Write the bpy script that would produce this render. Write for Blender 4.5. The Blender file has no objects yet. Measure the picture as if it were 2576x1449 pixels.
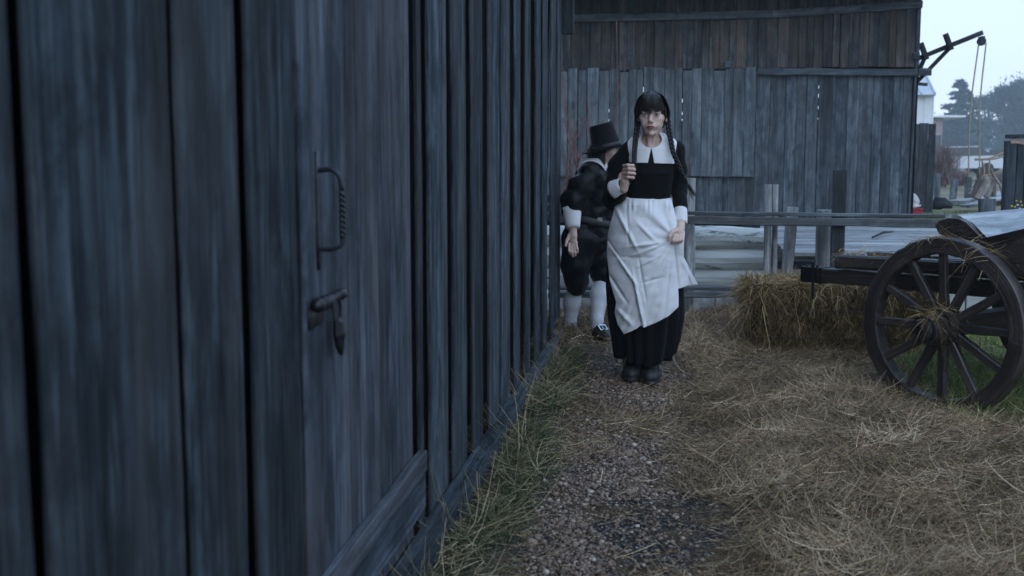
import bpy, math
import numpy as np
from mathutils import Vector
rng = np.random.default_rng(7)
R = math.radians
# ------------------------------------------------------------------ camera
FPX, CX, CY = 2800.0, 1288.0, 724.5          # focal length and centre in units of a 2576 px wide frame
CAMH = 1.19
TP = math.atan(324.5/FPX)                    # pitch down
TH = math.atan(399.0/FPX*math.cos(TP))       # yaw left of +Y
cd = bpy.data.cameras.new("camera"); cam = bpy.data.objects.new("camera", cd)
bpy.context.scene.collection.objects.link(cam); bpy.context.scene.camera = cam
cam.location = (0, 0, CAMH)
cam.rotation_euler = (math.pi/2-TP, 0, TH)
cd.sensor_width = 36; cd.lens = 36*FPX/2576
cd.clip_end = 2000; cd.clip_start = 0.02
cd.dof.use_dof = True; cd.dof.focus_distance = 5.9; cd.dof.aperture_fstop = 4.2
FW = np.array([-math.sin(TH)*math.cos(TP), math.cos(TH)*math.cos(TP), -math.sin(TP)])
RT = np.array([math.cos(TH), math.sin(TH), 0.0]); UP = np.cross(RT, FW)
C0 = np.array([0, 0, CAMH])
def ray(px, py): return FW + RT*((px-CX)/FPX) + UP*((CY-py)/FPX)
def atY(px, py, Y): d = ray(px, py); return C0 + d*(Y/d[1])
def atX(px, py, X): d = ray(px, py); return C0 + d*(X/d[0])
def atZ(px, py, Z=0.0): d = ray(px, py); return C0 + d*((Z-CAMH)/d[2])
# ------------------------------------------------------------------ world, sun, exposure
SUN_EL, SUN_ROT = R(38), R(-60)
w = bpy.data.worlds.new("World"); bpy.context.scene.world = w; w.use_nodes = True
nt = w.node_tree; nt.nodes.clear()
out = nt.nodes.new('ShaderNodeOutputWorld'); bg = nt.nodes.new('ShaderNodeBackground')
sky = nt.nodes.new('ShaderNodeTexSky'); sky.sky_type = 'NISHITA'; sky.sun_disc = False
sky.sun_elevation = SUN_EL; sky.sun_rotation = SUN_ROT; sky.dust_density = 3.0; sky.air_density = 1.2
mx = nt.nodes.new('ShaderNodeMixRGB'); mx.inputs[0].default_value = 0.90
geo = nt.nodes.new('ShaderNodeTexCoord'); sep = nt.nodes.new('ShaderNodeSeparateXYZ')
rmp = nt.nodes.new('ShaderNodeValToRGB')     # overcast cloud layer: pale at the horizon, bluer overhead
e = rmp.color_ramp.elements
e[0].position = 0.0; e[0].color = (0.72, 0.84, 0.99, 1)
e[1].position = 0.6; e[1].color = (0.34, 0.58, 0.96, 1)
mul = nt.nodes.new('ShaderNodeVectorMath'); mul.operation = 'SCALE'; mul.inputs[3].default_value = 10.0
nt.links.new(geo.outputs['Generated'], sep.inputs[0]); nt.links.new(sep.outputs[2], rmp.inputs[0])
nt.links.new(rmp.outputs[0], mul.inputs[0])
nt.links.new(sky.outputs[0], mx.inputs[1]); nt.links.new(mul.outputs[0], mx.inputs[2])
nt.links.new(mx.outputs[0], bg.inputs[0]); bg.inputs[1].default_value = 0.10
nt.links.new(bg.outputs[0], out.inputs[0])
sl = bpy.data.lights.new("sun", 'SUN'); so = bpy.data.objects.new("sun", sl)
bpy.context.scene.collection.objects.link(so)
sl.energy = 0.7; sl.angle = R(80); sl.color = (0.90, 0.94, 1.0)
sd = Vector((math.sin(SUN_ROT)*math.cos(SUN_EL), math.cos(SUN_ROT)*math.cos(SUN_EL), math.sin(SUN_EL)))
SUNV = Vector((0.25, -0.75, 1.0)).normalized()
so.rotation_euler = SUNV.to_track_quat('Z', 'Y').to_euler()
sky.sun_elevation = math.asin(SUNV.z); sky.sun_rotation = math.atan2(SUNV.x, SUNV.y)
vs = bpy.context.scene.view_settings
vs.view_transform = 'Standard'; vs.look = 'None'; vs.exposure = 0.56; vs.gamma = 1
bpy.context.scene.cycles.volume_bounces = 1
bpy.context.scene.cycles.max_bounces = 6
# ------------------------------------------------------------------ mesh helpers
COL = bpy.context.scene.collection
def tag(o, label=None, cat=None, group=None, kind=None):
    if label: o['label'] = label
    if cat: o['category'] = cat
    if group: o['group'] = group
    if kind: o['kind'] = kind
    return o
def empty(name, loc, label=None, cat=None, group=None):
    o = bpy.data.objects.new(name, None); COL.objects.link(o); o.location = loc; o.empty_display_size = .2
    return tag(o, label, cat, group)
def wloc(o):
    v = np.array(o.location)
    while o.parent: o = o.parent; v = v+np.array(o.location)
    return v
def mk(name, V, F, mat, parent=None, smooth=False, loc=None, attrs=None, mats=None, midx=None):
    """V in world coordinates; F an (n,4)/(n,3) array or a list of such arrays"""
    V = np.asarray(V, dtype=np.float64)
    base = wloc(parent) if parent is not None else np.array(loc if loc is not None else (0, 0, 0), float)
    me = bpy.data.meshes.new(name)
    Fs = F if isinstance(F, list) and np.ndim(F[0]) == 2 else ([F] if not isinstance(F, list) or np.ndim(F[0]) == 1 else F)
    Fs = [np.asarray(f, dtype=np.int32) for f in Fs if len(f)]
    nl = sum(f.size for f in Fs); nf = sum(len(f) for f in Fs)
    me.vertices.add(len(V)); me.vertices.foreach_set('co', (V-base).astype(np.float32).ravel())
    me.loops.add(nl); me.loops.foreach_set('vertex_index', np.concatenate([f.ravel() for f in Fs]))
    tot = np.concatenate([np.full(len(f), f.shape[1], dtype=np.int32) for f in Fs])
    st = np.concatenate([[0], np.cumsum(tot)[:-1]]).astype(np.int32)
    me.polygons.add(nf); me.polygons.foreach_set('loop_start', st)
    me.polygons.foreach_set('use_smooth', np.full(nf, bool(smooth)))
    for m_ in (mats or [mat]): me.materials.append(m_)
    if midx is not None: me.polygons.foreach_set('material_index', np.asarray(midx, dtype=np.int32))
    me.update(calc_edges=True)
    for k, a in (attrs or {}).items():
        a = np.asarray(a, dtype=np.float32)
        at = me.attributes.new(k, 'FLOAT_VECTOR' if a.ndim == 2 else 'FLOAT', 'POINT')
        at.data.foreach_set('vector' if a.ndim == 2 else 'value', a.ravel())
    me.validate()
    o = bpy.data.objects.new(name, me); COL.objects.link(o)
    if parent is not None: o.parent = parent
    else: o.location = base
    return o
def nrm(v): v = np.asarray(v, float); return v/max(1e-9, np.linalg.norm(v))
class MB:
    def __init__(s): s.V = []; s.F4 = []; s.F3 = []; s.G = []; s.R_ = []; s.n = 0
    def add(s, V, F, g=None, rnd=0.5):
        V = np.asarray(V, float).reshape(-1, 3)
        s.V.append(V); s.G.append(V if g is None else np.asarray(g, float).reshape(-1, 3)); s.R_.append(np.full(len(V), rnd))
        for f in F: (s.F4 if len(f) == 4 else s.F3).append([i+s.n for i in f])
        s.n += len(V); return s
    def beam(s, p0, p1, w, t, seg=1, cham=.004, jit=0.0, rnd=None, taper=1.0, bow=None, endj=0.0):
        """chamfered beam from p0 to p1; w and t are half-width and half-thickness VECTORS"""
        p0 = np.asarray(p0, float); p1 = np.asarray(p1, float); w = np.asarray(w, float); t = np.asarray(t, float)
        r = rng.random() if rnd is None else rnd
        W = np.linalg.norm(w); T = np.linalg.norm(t); wn = w/W; tn = t/T; L = np.linalg.norm(p1-p0)
        c = min(cham, W*.6, T*.6); ax = (p1-p0)/max(L, 1e-9)
        V = []; G = []; F = []
        ring = [(-1, -1, 1, 0), (1, -1, -1, 0), (1, -1, 0, 1), (1, 1, 0, -1), (1, 1, -1, 0), (-1, 1, 1, 0), (-1, 1, 0, -1), (-1, -1, 0, 1)]
        for i in range(seg+1):
            k = i/seg; sc = 1+(taper-1)*k; c_ = p0+(p1-p0)*k
            if bow is not None: c_ = c_+np.asarray(bow)*math.sin(math.pi*k)
            jw = rng.normal(0, jit, 2) if jit else (0, 0)
            for (a, b, ca, cb) in ring:
                ww = a*(W*sc+(jw[0] if a < 0 else jw[1]))+ca*c; tt = b*T*sc+cb*c
                ej = 0
                if endj and i in (0, seg): ej = endj*math.sin(ww*60+r*50)*(1 if i else -1)
                V.append(c_+wn*ww+tn*tt+ax*ej); G.append((k*L, ww, tt))
        for i in range(seg):
            o = i*8
            for j in range(8):
                j2 = (j+1) % 8; F.append((o+j, o+j2, o+8+j2, o+8+j))
        o = seg*8
        F += [(0, 7, 2, 1), (7, 6, 3, 2), (6, 5, 4, 3), (o+1, o+2, o+7, o), (o+2, o+3, o+6, o+7), (o+3, o+4, o+5, o+6)]
        return s.add(V, F, G, r)
    def tube(s, P, rad, n=10, rnd=None, cap=True, sq=(1, 1), bump=0.0, ref=None):
        P = np.asarray(P, float); m = len(P); rad = np.broadcast_to(np.asarray(rad, float), (m,))
        r = rng.random() if rnd is None else rnd
        T = np.gradient(P, axis=0); T /= np.maximum(1e-9, np.linalg.norm(T, axis=1))[:, None]
        u = np.array(ref if ref is not None else ([0, 0, 1.] if abs(T[0][2]) < .9 else [1., 0, 0]), float)
        V = []; G = []; F = []; L = 0
        ph = rng.random()*6
        for i in range(m):
            if i: L += np.linalg.norm(P[i]-P[i-1])
            u = u-T[i]*np.dot(u, T[i]); u = nrm(u); v = np.cross(T[i], u)
            for j in range(n):
                a = 2*math.pi*j/n
                rr = rad[i]*(1+bump*math.sin(3*a+ph+L*4)+bump*.6*math.sin(5*a-L*9+ph))
                V.append(P[i]+u*math.cos(a)*rr*sq[0]+v*math.sin(a)*rr*sq[1]); G.append((L, math.cos(a)*rr, math.sin(a)*rr))
        for i in range(m-1):
            for j in range(n):
                j2 = (j+1) % n; F.append((i*n+j, i*n+j2, (i+1)*n+j2, (i+1)*n+j))
        if cap:
            V.append(P[0]); G.append((0, 0, 0)); V.append(P[-1]); G.append((L, 0, 0)); a, b = m*n, m*n+1
            for j in range(n):
                j2 = (j+1) % n; F.append((a, j2, j)); F.append((b, (m-1)*n+j, (m-1)*n+j2))
        return s.add(V, F, G, r)
    def prism(s, poly, vec, rnd=None):
        """poly: list of 3-D points (planar outline), extruded by vec"""
        P = np.asarray(poly, float); n = len(P); vec = np.asarray(vec, float); c = P.mean(0)
        V = np.vstack([P, P+vec, [c], [c+vec]]); F = []
        for j in range(n):
            j2 = (j+1) % n; F += [(j, j2, n+j2, n+j), (2*n, j2, j), (2*n+1, n+j, n+j2)]
        return s.add(V, F, V-c, rng.random() if rnd is None else rnd)
    def build(s, name, mat, parent=None, smooth=False, loc=None):
        return mk(name, np.vstack(s.V), [np.array(x) for x in (s.F4, s.F3) if x], mat, parent, smooth, loc,
                  {'grain': np.vstack(s.G), 'rnd': np.concatenate(s.R_)})
def spline(P, n):
    """smooth curve through points"""
    P = np.asarray(P, float); m = len(P); t = np.linspace(0, m-1, n); o = []
    for x in t:
        i = min(int(x), m-2); f = x-i
        a = P[max(i-1, 0)]; b = P[i]; c = P[i+1]; d = P[min(i+2, m-1)]
        o.append(.5*((2*b)+(-a+c)*f+(2*a-5*b+4*c-d)*f*f+(-a+3*b-3*c+d)*f**3))
    return np.array(o)
def vnoise(x, y, sc, seed=0):
    """cheap smooth 2-D noise built of sines, about -1..1"""
    r = np.random.default_rng(seed); o = 0
    for k in range(7):
        a = r.random()*6.28; f = sc*(0.6+1.6*r.random()); p = r.random()*6.28
        o = o+np.sin((x*math.cos(a)+y*math.sin(a))*f+p+1.3*np.sin((x*math.sin(a)-y*math.cos(a))*f*.7+p*2))
    return o/4.0
# ------------------------------------------------------------------ materials
def nodes(name):
    m = bpy.data.materials.new(name); m.use_nodes = True; t = m.node_tree; b = t.nodes['Principled BSDF']
    return m, t, b
def N(t, typ, **kw):
    n = t.nodes.new(typ)
    for k, v in kw.items():
        if k.startswith('i_'):
            key = k[2:]; key = int(key) if key.isdigit() else key.replace('_', ' ')
            n.inputs[key].default_value = v
        else: setattr(n, k, v)
    return n
def ramp(t, src, stops):
    n = t.nodes.new('ShaderNodeValToRGB'); e = n.color_ramp.elements
    while len(e) < len(stops): e.new(.5)
    for k, (p, c) in enumerate(stops): e[k].position = p; e[k].color = (*c, 1) if len(c) == 3 else (c[0], c[0], c[0], 1)
    t.links.new(src, n.inputs[0]); return n.outputs[0]
def mixc(t, fac, a, b, mode='MIX'):
    n = N(t, 'ShaderNodeMixRGB', blend_type=mode)
    for i, x in ((0, fac), (1, a), (2, b)):
        if hasattr(x, 'is_output'): t.links.new(x, n.inputs[i])
        else: n.inputs[i].default_value = x if i == 0 or len(x) == 4 else (*x, 1)
    return n.outputs[0]
def math_(t, op, a, b=None, clamp=False):
    n = N(t, 'ShaderNodeMath', operation=op, use_clamp=clamp)
    for i, x in ((0, a), (1, b)):
        if x is None: continue
        if hasattr(x, 'is_output'): t.links.new(x, n.inputs[i])
        else: n.inputs[i].default_value = x
    return n.outputs[0]
def bump(t, b, h, strength, dist=.01):
    n = N(t, 'ShaderNodeBump', i_Strength=strength, i_Distance=dist); t.links.new(h, n.inputs['Height']); t.links.new(n.outputs[0], b.inputs['Normal'])
def wood(name, dark, light, stain=None, stain_amt=.5, rough=.75, spec=.3, bstr=.6, paint=None, paint_cov=.5, fine=30, var=.35, saw=0.0, streak=.75, lon=1.1, worn=0.0):
    m, t, b = nodes(name)
    g = N(t, 'ShaderNodeAttribute', attribute_name='grain'); r = N(t, 'ShaderNodeAttribute', attribute_name='rnd')
    off = N(t, 'ShaderNodeVectorMath', operation='SCALE'); t.links.new(r.outputs['Fac'], off.inputs[0]); off.inputs[3].default_value = 61.0
    ad = N(t, 'ShaderNodeVectorMath', operation='ADD'); t.links.new(g.outputs['Vector'], ad.inputs[0]); t.links.new(off.outputs[0], ad.inputs[1])
    def nz(sc, scale=1, det=5, rough_=.6):
        mp = N(t, 'ShaderNodeMapping'); mp.inputs['Scale'].default_value = sc; t.links.new(ad.outputs[0], mp.inputs[0])
        n = N(t, 'ShaderNodeTexNoise', i_Scale=scale, i_Detail=det, i_Roughness=rough_, i_Distortion=.35); t.links.new(mp.outputs[0], n.inputs['Vector']); return n.outputs['Fac']
    n1 = nz((lon, fine, fine)); n2 = nz((.9, 5, 5), det=3); n3 = nz((1.6, fine*4.5, fine*4.5), det=4)
    c = ramp(t, n1, [(.28, dark), (.5, tuple((a+b_)/2 for a, b_ in zip(dark, light))), (.72, light)])
    c = mixc(t, math_(t, 'MULTIPLY', ramp(t, n3, [(.36, (1,)), (.50, (0,))]), min(1, streak*1.0)), c, tuple(x*.35 for x in dark))
    n8 = nz((5, 10, 10), det=6, rough_=.7); c = mixc(t, math_(t, 'MULTIPLY', ramp(t, n8, [(.42, (1,)), (.56, (0,))]), .65), c, tuple(x*.7 for x in dark))
    if worn: c = mixc(t, math_(t, 'MULTIPLY', ramp(t, nz((1.8, 24, 24), det=6, rough_=.7), [(.56, (0,)), (.70, (1,))]), worn), c, tuple(x*1.7 for x in light))
    # knots
    mp = N(t, 'ShaderNodeMapping'); mp.inputs['Scale'].default_value = (2.2, 7, 7); t.links.new(ad.outputs[0], mp.inputs[0])
    vo = N(t, 'ShaderNodeTexVoronoi', i_Scale=1.0); t.links.new(mp.outputs[0], vo.inputs['Vector'])
    kn = ramp(t, vo.outputs['Distance'], [(.06, (1,)), (.16, (0,))])
    c = mixc(t, math_(t, 'MULTIPLY', kn, .8), c, tuple(x*.3 for x in dark))
    if stain: c = mixc(t, math_(t, 'MULTIPLY', ramp(t, n2, [(.42, (0,)), (.68, (1,))]), stain_amt), c, stain)
    # dark damp streaks
    n4 = nz((.5, 9, 9), det=4); c = mixc(t, math_(t, 'MULTIPLY', ramp(t, n4, [(.5, (0,)), (.75, (1,))]), .6), c, tuple(x*.5 for x in dark))
    n7 = nz((.8, 6.5, 6.5), det=5)
    v = math_(t, 'ADD', math_(t, 'MULTIPLY', r.outputs['Fac'], 2*var), 1-var)
    v = math_(t, 'MULTIPLY', v, ramp(t, n7, [(.3, (.38,)), (.5, (.74,)), (.7, (1.05,))])); v = math_(t, 'MULTIPLY', v, 1.3)
    cv = N(t, 'ShaderNodeCombineXYZ')
    for i in range(3): t.links.new(v, cv.inputs[i])
    c = mixc(t, 1.0, c, cv.outputs[0], 'MULTIPLY')
    if paint:
        n5 = nz((1.6, 7, 7), det=9, rough_=.7); pm = ramp(t, n5, [(.62-paint_cov*.35, (0,)), (.68-paint_cov*.35, (1,))])
        c = mixc(t, pm, c, paint)
    t.links.new(c, b.inputs['Base Color']); b.inputs['Roughness'].default_value = rough; b.inputs['Specular IOR Level'].default_value = spec
    h = math_(t, 'ADD', n1, math_(t, 'MULTIPLY', n3, 1.2)); h = math_(t, 'SUBTRACT', h, math_(t, 'MULTIPLY', kn, .4))
    if saw:
        n6 = nz((70, 3, 3), det=2); h = math_(t, 'ADD', h, math_(t, 'MULTIPLY', n6, saw))
    bump(t, b, h, bstr, .006)
    return m
def plain(name, col, rough=.6, spec=.4, metal=0, nscale=20, namt=.25, bstr=.3, bdist=.004, sheen=0, detail=5, coords='Object'):
    m, t, b = nodes(name); tc = N(t, 'ShaderNodeTexCoord')
    n = N(t, 'ShaderNodeTexNoise', i_Scale=nscale, i_Detail=detail); t.links.new(tc.outputs[coords], n.inputs['Vector'])
    c = ramp(t, n.outputs['Fac'], [(.3, tuple(x*(1-namt) for x in col)), (.7, tuple(min(1, x*(1+namt)) for x in col))])
    t.links.new(c, b.inputs['Base Color']); b.inputs['Roughness'].default_value = rough; b.inputs['Specular IOR Level'].default_value = spec
    b.inputs['Metallic'].default_value = metal; b.inputs['Sheen Weight'].default_value = sheen
    if bstr: bump(t, b, n.outputs['Fac'], bstr, bdist)
    return m
def strandmat(name, stops, rough=.6, spec=.3, trans=0):
    m, t, b = nodes(name); r = N(t, 'ShaderNodeAttribute', attribute_name='rnd')
    t.links.new(ramp(t, r.outputs['Fac'], stops), b.inputs['Base Color']); b.inputs['Roughness'].default_value = rough; b.inputs['Specular IOR Level'].default_value = spec
    return m
M = {}
M['barn_wood'] = wood('barn_wood', (.036, .050, .062), (.165, .20, .225), stain=(.10, .10, .10), rough=.8, var=.3, fine=26)
M['barn_upper'] = wood('barn_upper_wood', (.020, .025, .030), (.115, .118, .12), stain=(.15, .105, .08), stain_amt=.6, rough=.8, var=.38, fine=22)
M['barn_pale'] = wood('barn_pale_wood', (.07, .088, .102), (.22, .255, .28), stain=(.12, .13, .13), rough=.85, var=.22, fine=26)
M['left_wood'] = wood('left_wall_wood', (.018, .026, .033), (.110, .140, .162), stain=(.09, .088, .088), stain_amt=.5, rough=.85, spec=.12, var=.36, fine=34, saw=.2, bstr=1.0, lon=3.2, streak=.7, worn=.55)
M['gap_shade_wood'] = wood('gap_shade_wood', (.003, .0035, .004), (.010, .011, .012), rough=.9, spec=.1, var=.2)  # near-black boards behind gaps: the shade inside is put into their colour
M['door_wood'] = wood('door_wood', (.021, .029, .038), (.110, .130, .155), stain=(.105, .096, .096), stain_amt=.5, rough=.8, spec=.15, var=.22, fine=34, saw=.25, bstr=.9, lon=3.0, streak=.7, worn=.5)
M['post_wood'] = wood('square_post_wood', (.035, .045, .05), (.09, .105, .115), rough=.8, var=.1)
M['fence_wood'] = wood('fence_wood', (.055, .07, .08), (.19, .22, .23), stain=(.08, .08, .075), rough=.75, var=.25)
M['pale_wood'] = wood('pale_post_wood', (.30, .32, .33), (.66, .68, .68), stain=(.14, .15, .15), stain_amt=.55, rough=.85, var=.2, fine=14)
M['lime_wood'] = wood('limewashed_log', (.09, .13, .13), (.24, .29, .29), stain=(.10, .12, .11), rough=.85, var=.2, fine=12, paint=(.46, .49, .48), paint_cov=.72)
M['deck_wood'] = wood('deck_wood', (.22, .23, .24), (.46, .47, .47), stain=(.20, .20, .20), rough=.6, spec=.5, var=.3, fine=20)
M['cart_wood'] = wood('cart_wood', (.018, .0145, .0125), (.088, .070, .061), stain=(.065, .042, .034), rough=.42, spec=.55, var=.25, fine=20, bstr=.7)
M['seat_wood'] = wood('seat_board_wood', (.20, .22, .24), (.50, .52, .53), stain=(.25, .26, .27), stain_amt=.4, rough=.5, spec=.5, var=.1, fine=10, streak=.35)
M['dark_wood'] = wood('dark_tarred_wood', (.018, .025, .03), (.05, .062, .07), rough=.8, var=.3)
M['iron'] = plain('iron', (.032, .036, .043), rough=.38, metal=.5, nscale=60, namt=.5)
M['dark_iron'] = plain('dark_iron', (.02, .02, .022), rough=.45, metal=.6, nscale=50, namt=.4)
# ================================================================== GROUND
def gh(x, y):
    x = np.asarray(x, float); y = np.asarray(y, float)
    h = .012*vnoise(x, y, 2.2, 1)+.005*vnoise(x, y, 9, 2)
    near = np.clip((9.5-y)/2, 0, 1)
    straw = np.clip((x-.25)/.25, 0, 1)*near
    h = h+straw*(.025+.022*vnoise(x, y, 4.5, 3))
    h = h+.018*np.exp(-((x+.54)/.12)**2)*near
    rise = np.clip((y-9.0)/5.0, 0, 1); rise = rise*rise*(3-2*rise)
    right = np.clip((x-2.0)/1.5, 0, 1)
    return h+.36*rise*np.clip(right+np.clip((y-14)/2, 0, 1), 0, 1)
def grid_sheet(name, xs, ys, mat, dz=0, kind='structure'):
    X, Y = np.meshgrid(xs, ys, indexing='ij'); Z = gh(X, Y)+dz
    n, m = X.shape; I = np.arange(n*m).reshape(n, m)
    F = np.stack([I[:-1, :-1], I[1:, :-1], I[1:, 1:], I[:-1, 1:]], -1).reshape(-1, 4)
    o = mk(name, np.stack([X, Y, Z], -1).reshape(-1, 3), F, mat, smooth=True); o['kind'] = kind; return o
m, t, b = nodes('ground_soil'); M['ground'] = m
tc = N(t, 'ShaderNodeTexCoord'); sp = N(t, 'ShaderNodeSeparateXYZ'); t.links.new(tc.outputs['Object'], sp.inputs[0])
def tn(scale, det=5): n = N(t, 'ShaderNodeTexNoise', i_Scale=scale, i_Detail=det); t.links.new(tc.outputs['Object'], n.inputs['Vector']); return n.outputs['Fac']
vo = N(t, 'ShaderNodeTexVoronoi', i_Scale=62.0); t.links.new(tc.outputs['Object'], vo.inputs['Vector'])
peb = ramp(t, vo.outputs['Color'], [(.2, (.05, .042, .037)), (.5, (.11, .092, .08)), (.8, (.20, .17, .15))])
peb = mixc(t, ramp(t, vo.outputs['Distance'], [(.3, (0,)), (.6, (1,))]), peb, (.018, .016, .015))
soil = ramp(t, tn(14), [(.3, (.03, .022, .014)), (.7, (.10, .072, .046))])
strw = ramp(t, tn(40), [(.3, (.04, .028, .016)), (.7, (.16, .115, .066))])
grs = ramp(t, tn(3), [(.3, (.08, .08, .045)), (.5, (.19, .155, .10)), (.7, (.28, .235, .17))])
far = ramp(t, tn(.35), [(.3, (.10, .12, .06)), (.5, (.20, .17, .11)), (.7, (.26, .23, .19))])
xn = math_(t, 'ADD', sp.outputs[0], math_(t, 'MULTIPLY', math_(t, 'SUBTRACT', tn(2.5), .5), .5))
pm = math_(t, 'MULTIPLY', ramp(t, math_(t, 'ADD', xn, .5), [(.0, (0,)), (.09, (1,))]), ramp(t, xn, [(.10, (1,)), (.30, (0,))]))
c = mixc(t, pm, mixc(t, ramp(t, xn, [(.05, (0,)), (.2, (1,))]), soil, strw), mixc(t, ramp(t, tn(5), [(.48, (1,)), (.62, (0,))]), soil, peb))
c = mixc(t, ramp(t, math_(t, 'MULTIPLY', sp.outputs[1], .05), [(.42, (0,)), (.5, (1,))]), c, grs)
c = mixc(t, ramp(t, math_(t, 'MULTIPLY', sp.outputs[1], .02), [(.27, (0,)), (.36, (1,))]), c, far)
t.links.new(c, b.inputs['Base Color']); b.inputs['Roughness'].default_value = .9; b.inputs['Specular IOR Level'].default_value = .12
h = math_(t, 'ADD', math_(t, 'MULTIPLY', tn(30), .5), math_(t, 'MULTIPLY', math_(t, 'SUBTRACT', 1.0, vo.outputs['Distance']), .8)); bump(t, b, h, .8, .012)
xs = np.unique(np.concatenate([np.linspace(-230, -4, 30), np.linspace(-4, 5, 150), np.linspace(5, 30, 50), np.linspace(30, 230, 30)]))
ys = np.unique(np.concatenate([np.linspace(-40, 0, 10), np.linspace(0, 10, 180), np.linspace(10, 40, 80), np.linspace(40, 240, 40)]))
grid_sheet('ground', xs, ys, M['ground'])
# ================================================================== strands (straw, hay, grass)
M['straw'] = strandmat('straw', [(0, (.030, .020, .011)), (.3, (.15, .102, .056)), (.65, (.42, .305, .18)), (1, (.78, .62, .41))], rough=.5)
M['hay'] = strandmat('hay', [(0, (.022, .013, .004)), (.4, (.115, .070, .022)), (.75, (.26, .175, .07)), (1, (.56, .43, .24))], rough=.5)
M['grass'] = strandmat('grass_blades', [(0, (.014, .028, .012)), (.45, (.042, .072, .026)), (.68, (.15, .13, .065)), (1, (.48, .38, .23))], rough=.55)
M['green'] = strandmat('green_grass', [(0, (.035, .065, .014)), (.6, (.13, .19, .04)), (1, (.36, .38, .12))], rough=.55)
def strands(P, D, L, Wd, curl=.3, droop=0.0, seg=3, rnd=None, up=None):
    """ribbons starting at P along unit D; arrays of length n"""
    n = len(P); D = D/np.linalg.norm(D, axis=1)[:, None]
    s = rng.normal(size=(n, 3)) if up is None else np.cross(D, up+rng.normal(0, .4, (n, 3)))
    s -= D*np.sum(s*D, 1)[:, None]; s /= np.maximum(1e-6, np.linalg.norm(s, axis=1))[:, None]
    bend = np.cross(D, s)*rng.normal(0, curl, n)[:, None]+s*rng.normal(0, curl, n)[:, None]
    V = np.zeros((n, seg+1, 2, 3))
    for i in range(seg+1):
        k = i/seg; c_ = P+D*(L*k)[:, None]+bend*(L*k*k)[:, None]; c_[:, 2] -= droop*L*k*k
        wd = Wd*(1-.55*k if up is None else max(.12, 1-.85*k))
        V[:, i, 0] = c_-s*wd[:, None]; V[:, i, 1] = c_+s*wd[:, None]
    base = (np.arange(n)*(seg+1)*2)[:, None]
    F = np.concatenate([base+np.array([2*i, 2*i+1, 2*i+3, 2*i+2]) for i in range(seg)])
    r = rng.random(n) if rnd is None else rnd
    return V.reshape(-1, 3), F, np.repeat(r, (seg+1)*2)
def build_strands(name, parts, mat, parent=None, kind=None):
    V = []; F = []; Rr = []; n = 0
    for v, f, r in parts: V.append(v); F.append(f+n); Rr.append(r); n += len(v)
    o = mk(name, np.vstack(V), np.vstack(F), mat, parent, attrs={'rnd': np.concatenate(Rr)})
    if kind: o['kind'] = kind
    return o
def flat_dirs(n, tilt=.15, bias=None):
    a = rng.random(n)*2*np.pi
    if bias is not None: a = bias+rng.normal(0, .7, n)
    return np.stack([np.cos(a), np.sin(a), rng.normal(0, tilt, n)], 1)
def in_view(x, y, z=0.0, m=280):
    d = np.stack([x, y, np.zeros_like(x)+z], 1)-C0; f = d@FW; return (f > .3) & (np.abs(d@RT/f*FPX) < CX+m) & (np.abs(d@UP/f*FPX) < CY+m)
BX0, BX1 = 0, 0
def scatter(n, x0, x1, y0, y1, dens):
    x = rng.uniform(x0, x1, n); y = y0+(y1-y0)*rng.random(n)**1.15; k = (rng.random(n) < dens(x, y)) & in_view(x, y); return x[k], y[k]
# loose straw over the yard
def d_straw(x, y):
    e_ = x+.04-.16*vnoise(x, y, 2.6, 5)-.10*vnoise(x, y, 8, 55)
    patch = np.clip(vnoise(x, y, 4.0, 77)*1.8-.05, 0, 1)*.6*(x > -.45)
    gz_ = 1-.88*np.clip((x-1.25)/.2, 0, 1)*np.clip((y-5.15+.2*vnoise(x, y, 3, 44))/.3, 0, 1)
    return gz_*np.clip(np.maximum(np.clip(e_/.30, .06, 1), patch), 0, 1)*(.30+.70*np.clip(.8+vnoise(x, y, 3.8, 6), 0, 1))
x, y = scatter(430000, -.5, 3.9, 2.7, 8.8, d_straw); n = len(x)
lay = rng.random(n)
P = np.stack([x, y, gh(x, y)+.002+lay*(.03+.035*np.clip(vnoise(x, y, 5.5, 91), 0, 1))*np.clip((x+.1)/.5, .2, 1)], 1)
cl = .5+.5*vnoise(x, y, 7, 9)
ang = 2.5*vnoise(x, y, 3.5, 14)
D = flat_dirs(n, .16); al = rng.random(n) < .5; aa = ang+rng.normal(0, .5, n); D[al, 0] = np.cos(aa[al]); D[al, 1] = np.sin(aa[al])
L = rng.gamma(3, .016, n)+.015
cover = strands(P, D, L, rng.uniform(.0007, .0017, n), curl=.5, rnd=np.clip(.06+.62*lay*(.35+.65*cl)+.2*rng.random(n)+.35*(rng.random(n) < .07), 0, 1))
nl = 420; x = rng.uniform(-.3, 3, nl); y = rng.uniform(2.8, 7.8, nl)
P = np.stack([x, y, gh(x, y)+.035*np.clip((x+.1)*2, .3, 1)], 1); cov2 = strands(P, flat_dirs(nl, .12), rng.uniform(.08, .2, nl), rng.uniform(.001, .002, nl), curl=.25, seg=5, rnd=rng.uniform(.6, 1, nl))
o = build_strands('straw_litter', [cover, cov2], M['straw'], kind='stuff'); o['label'] = 'loose straw trodden over the yard floor'; o['category'] = 'straw'
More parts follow.
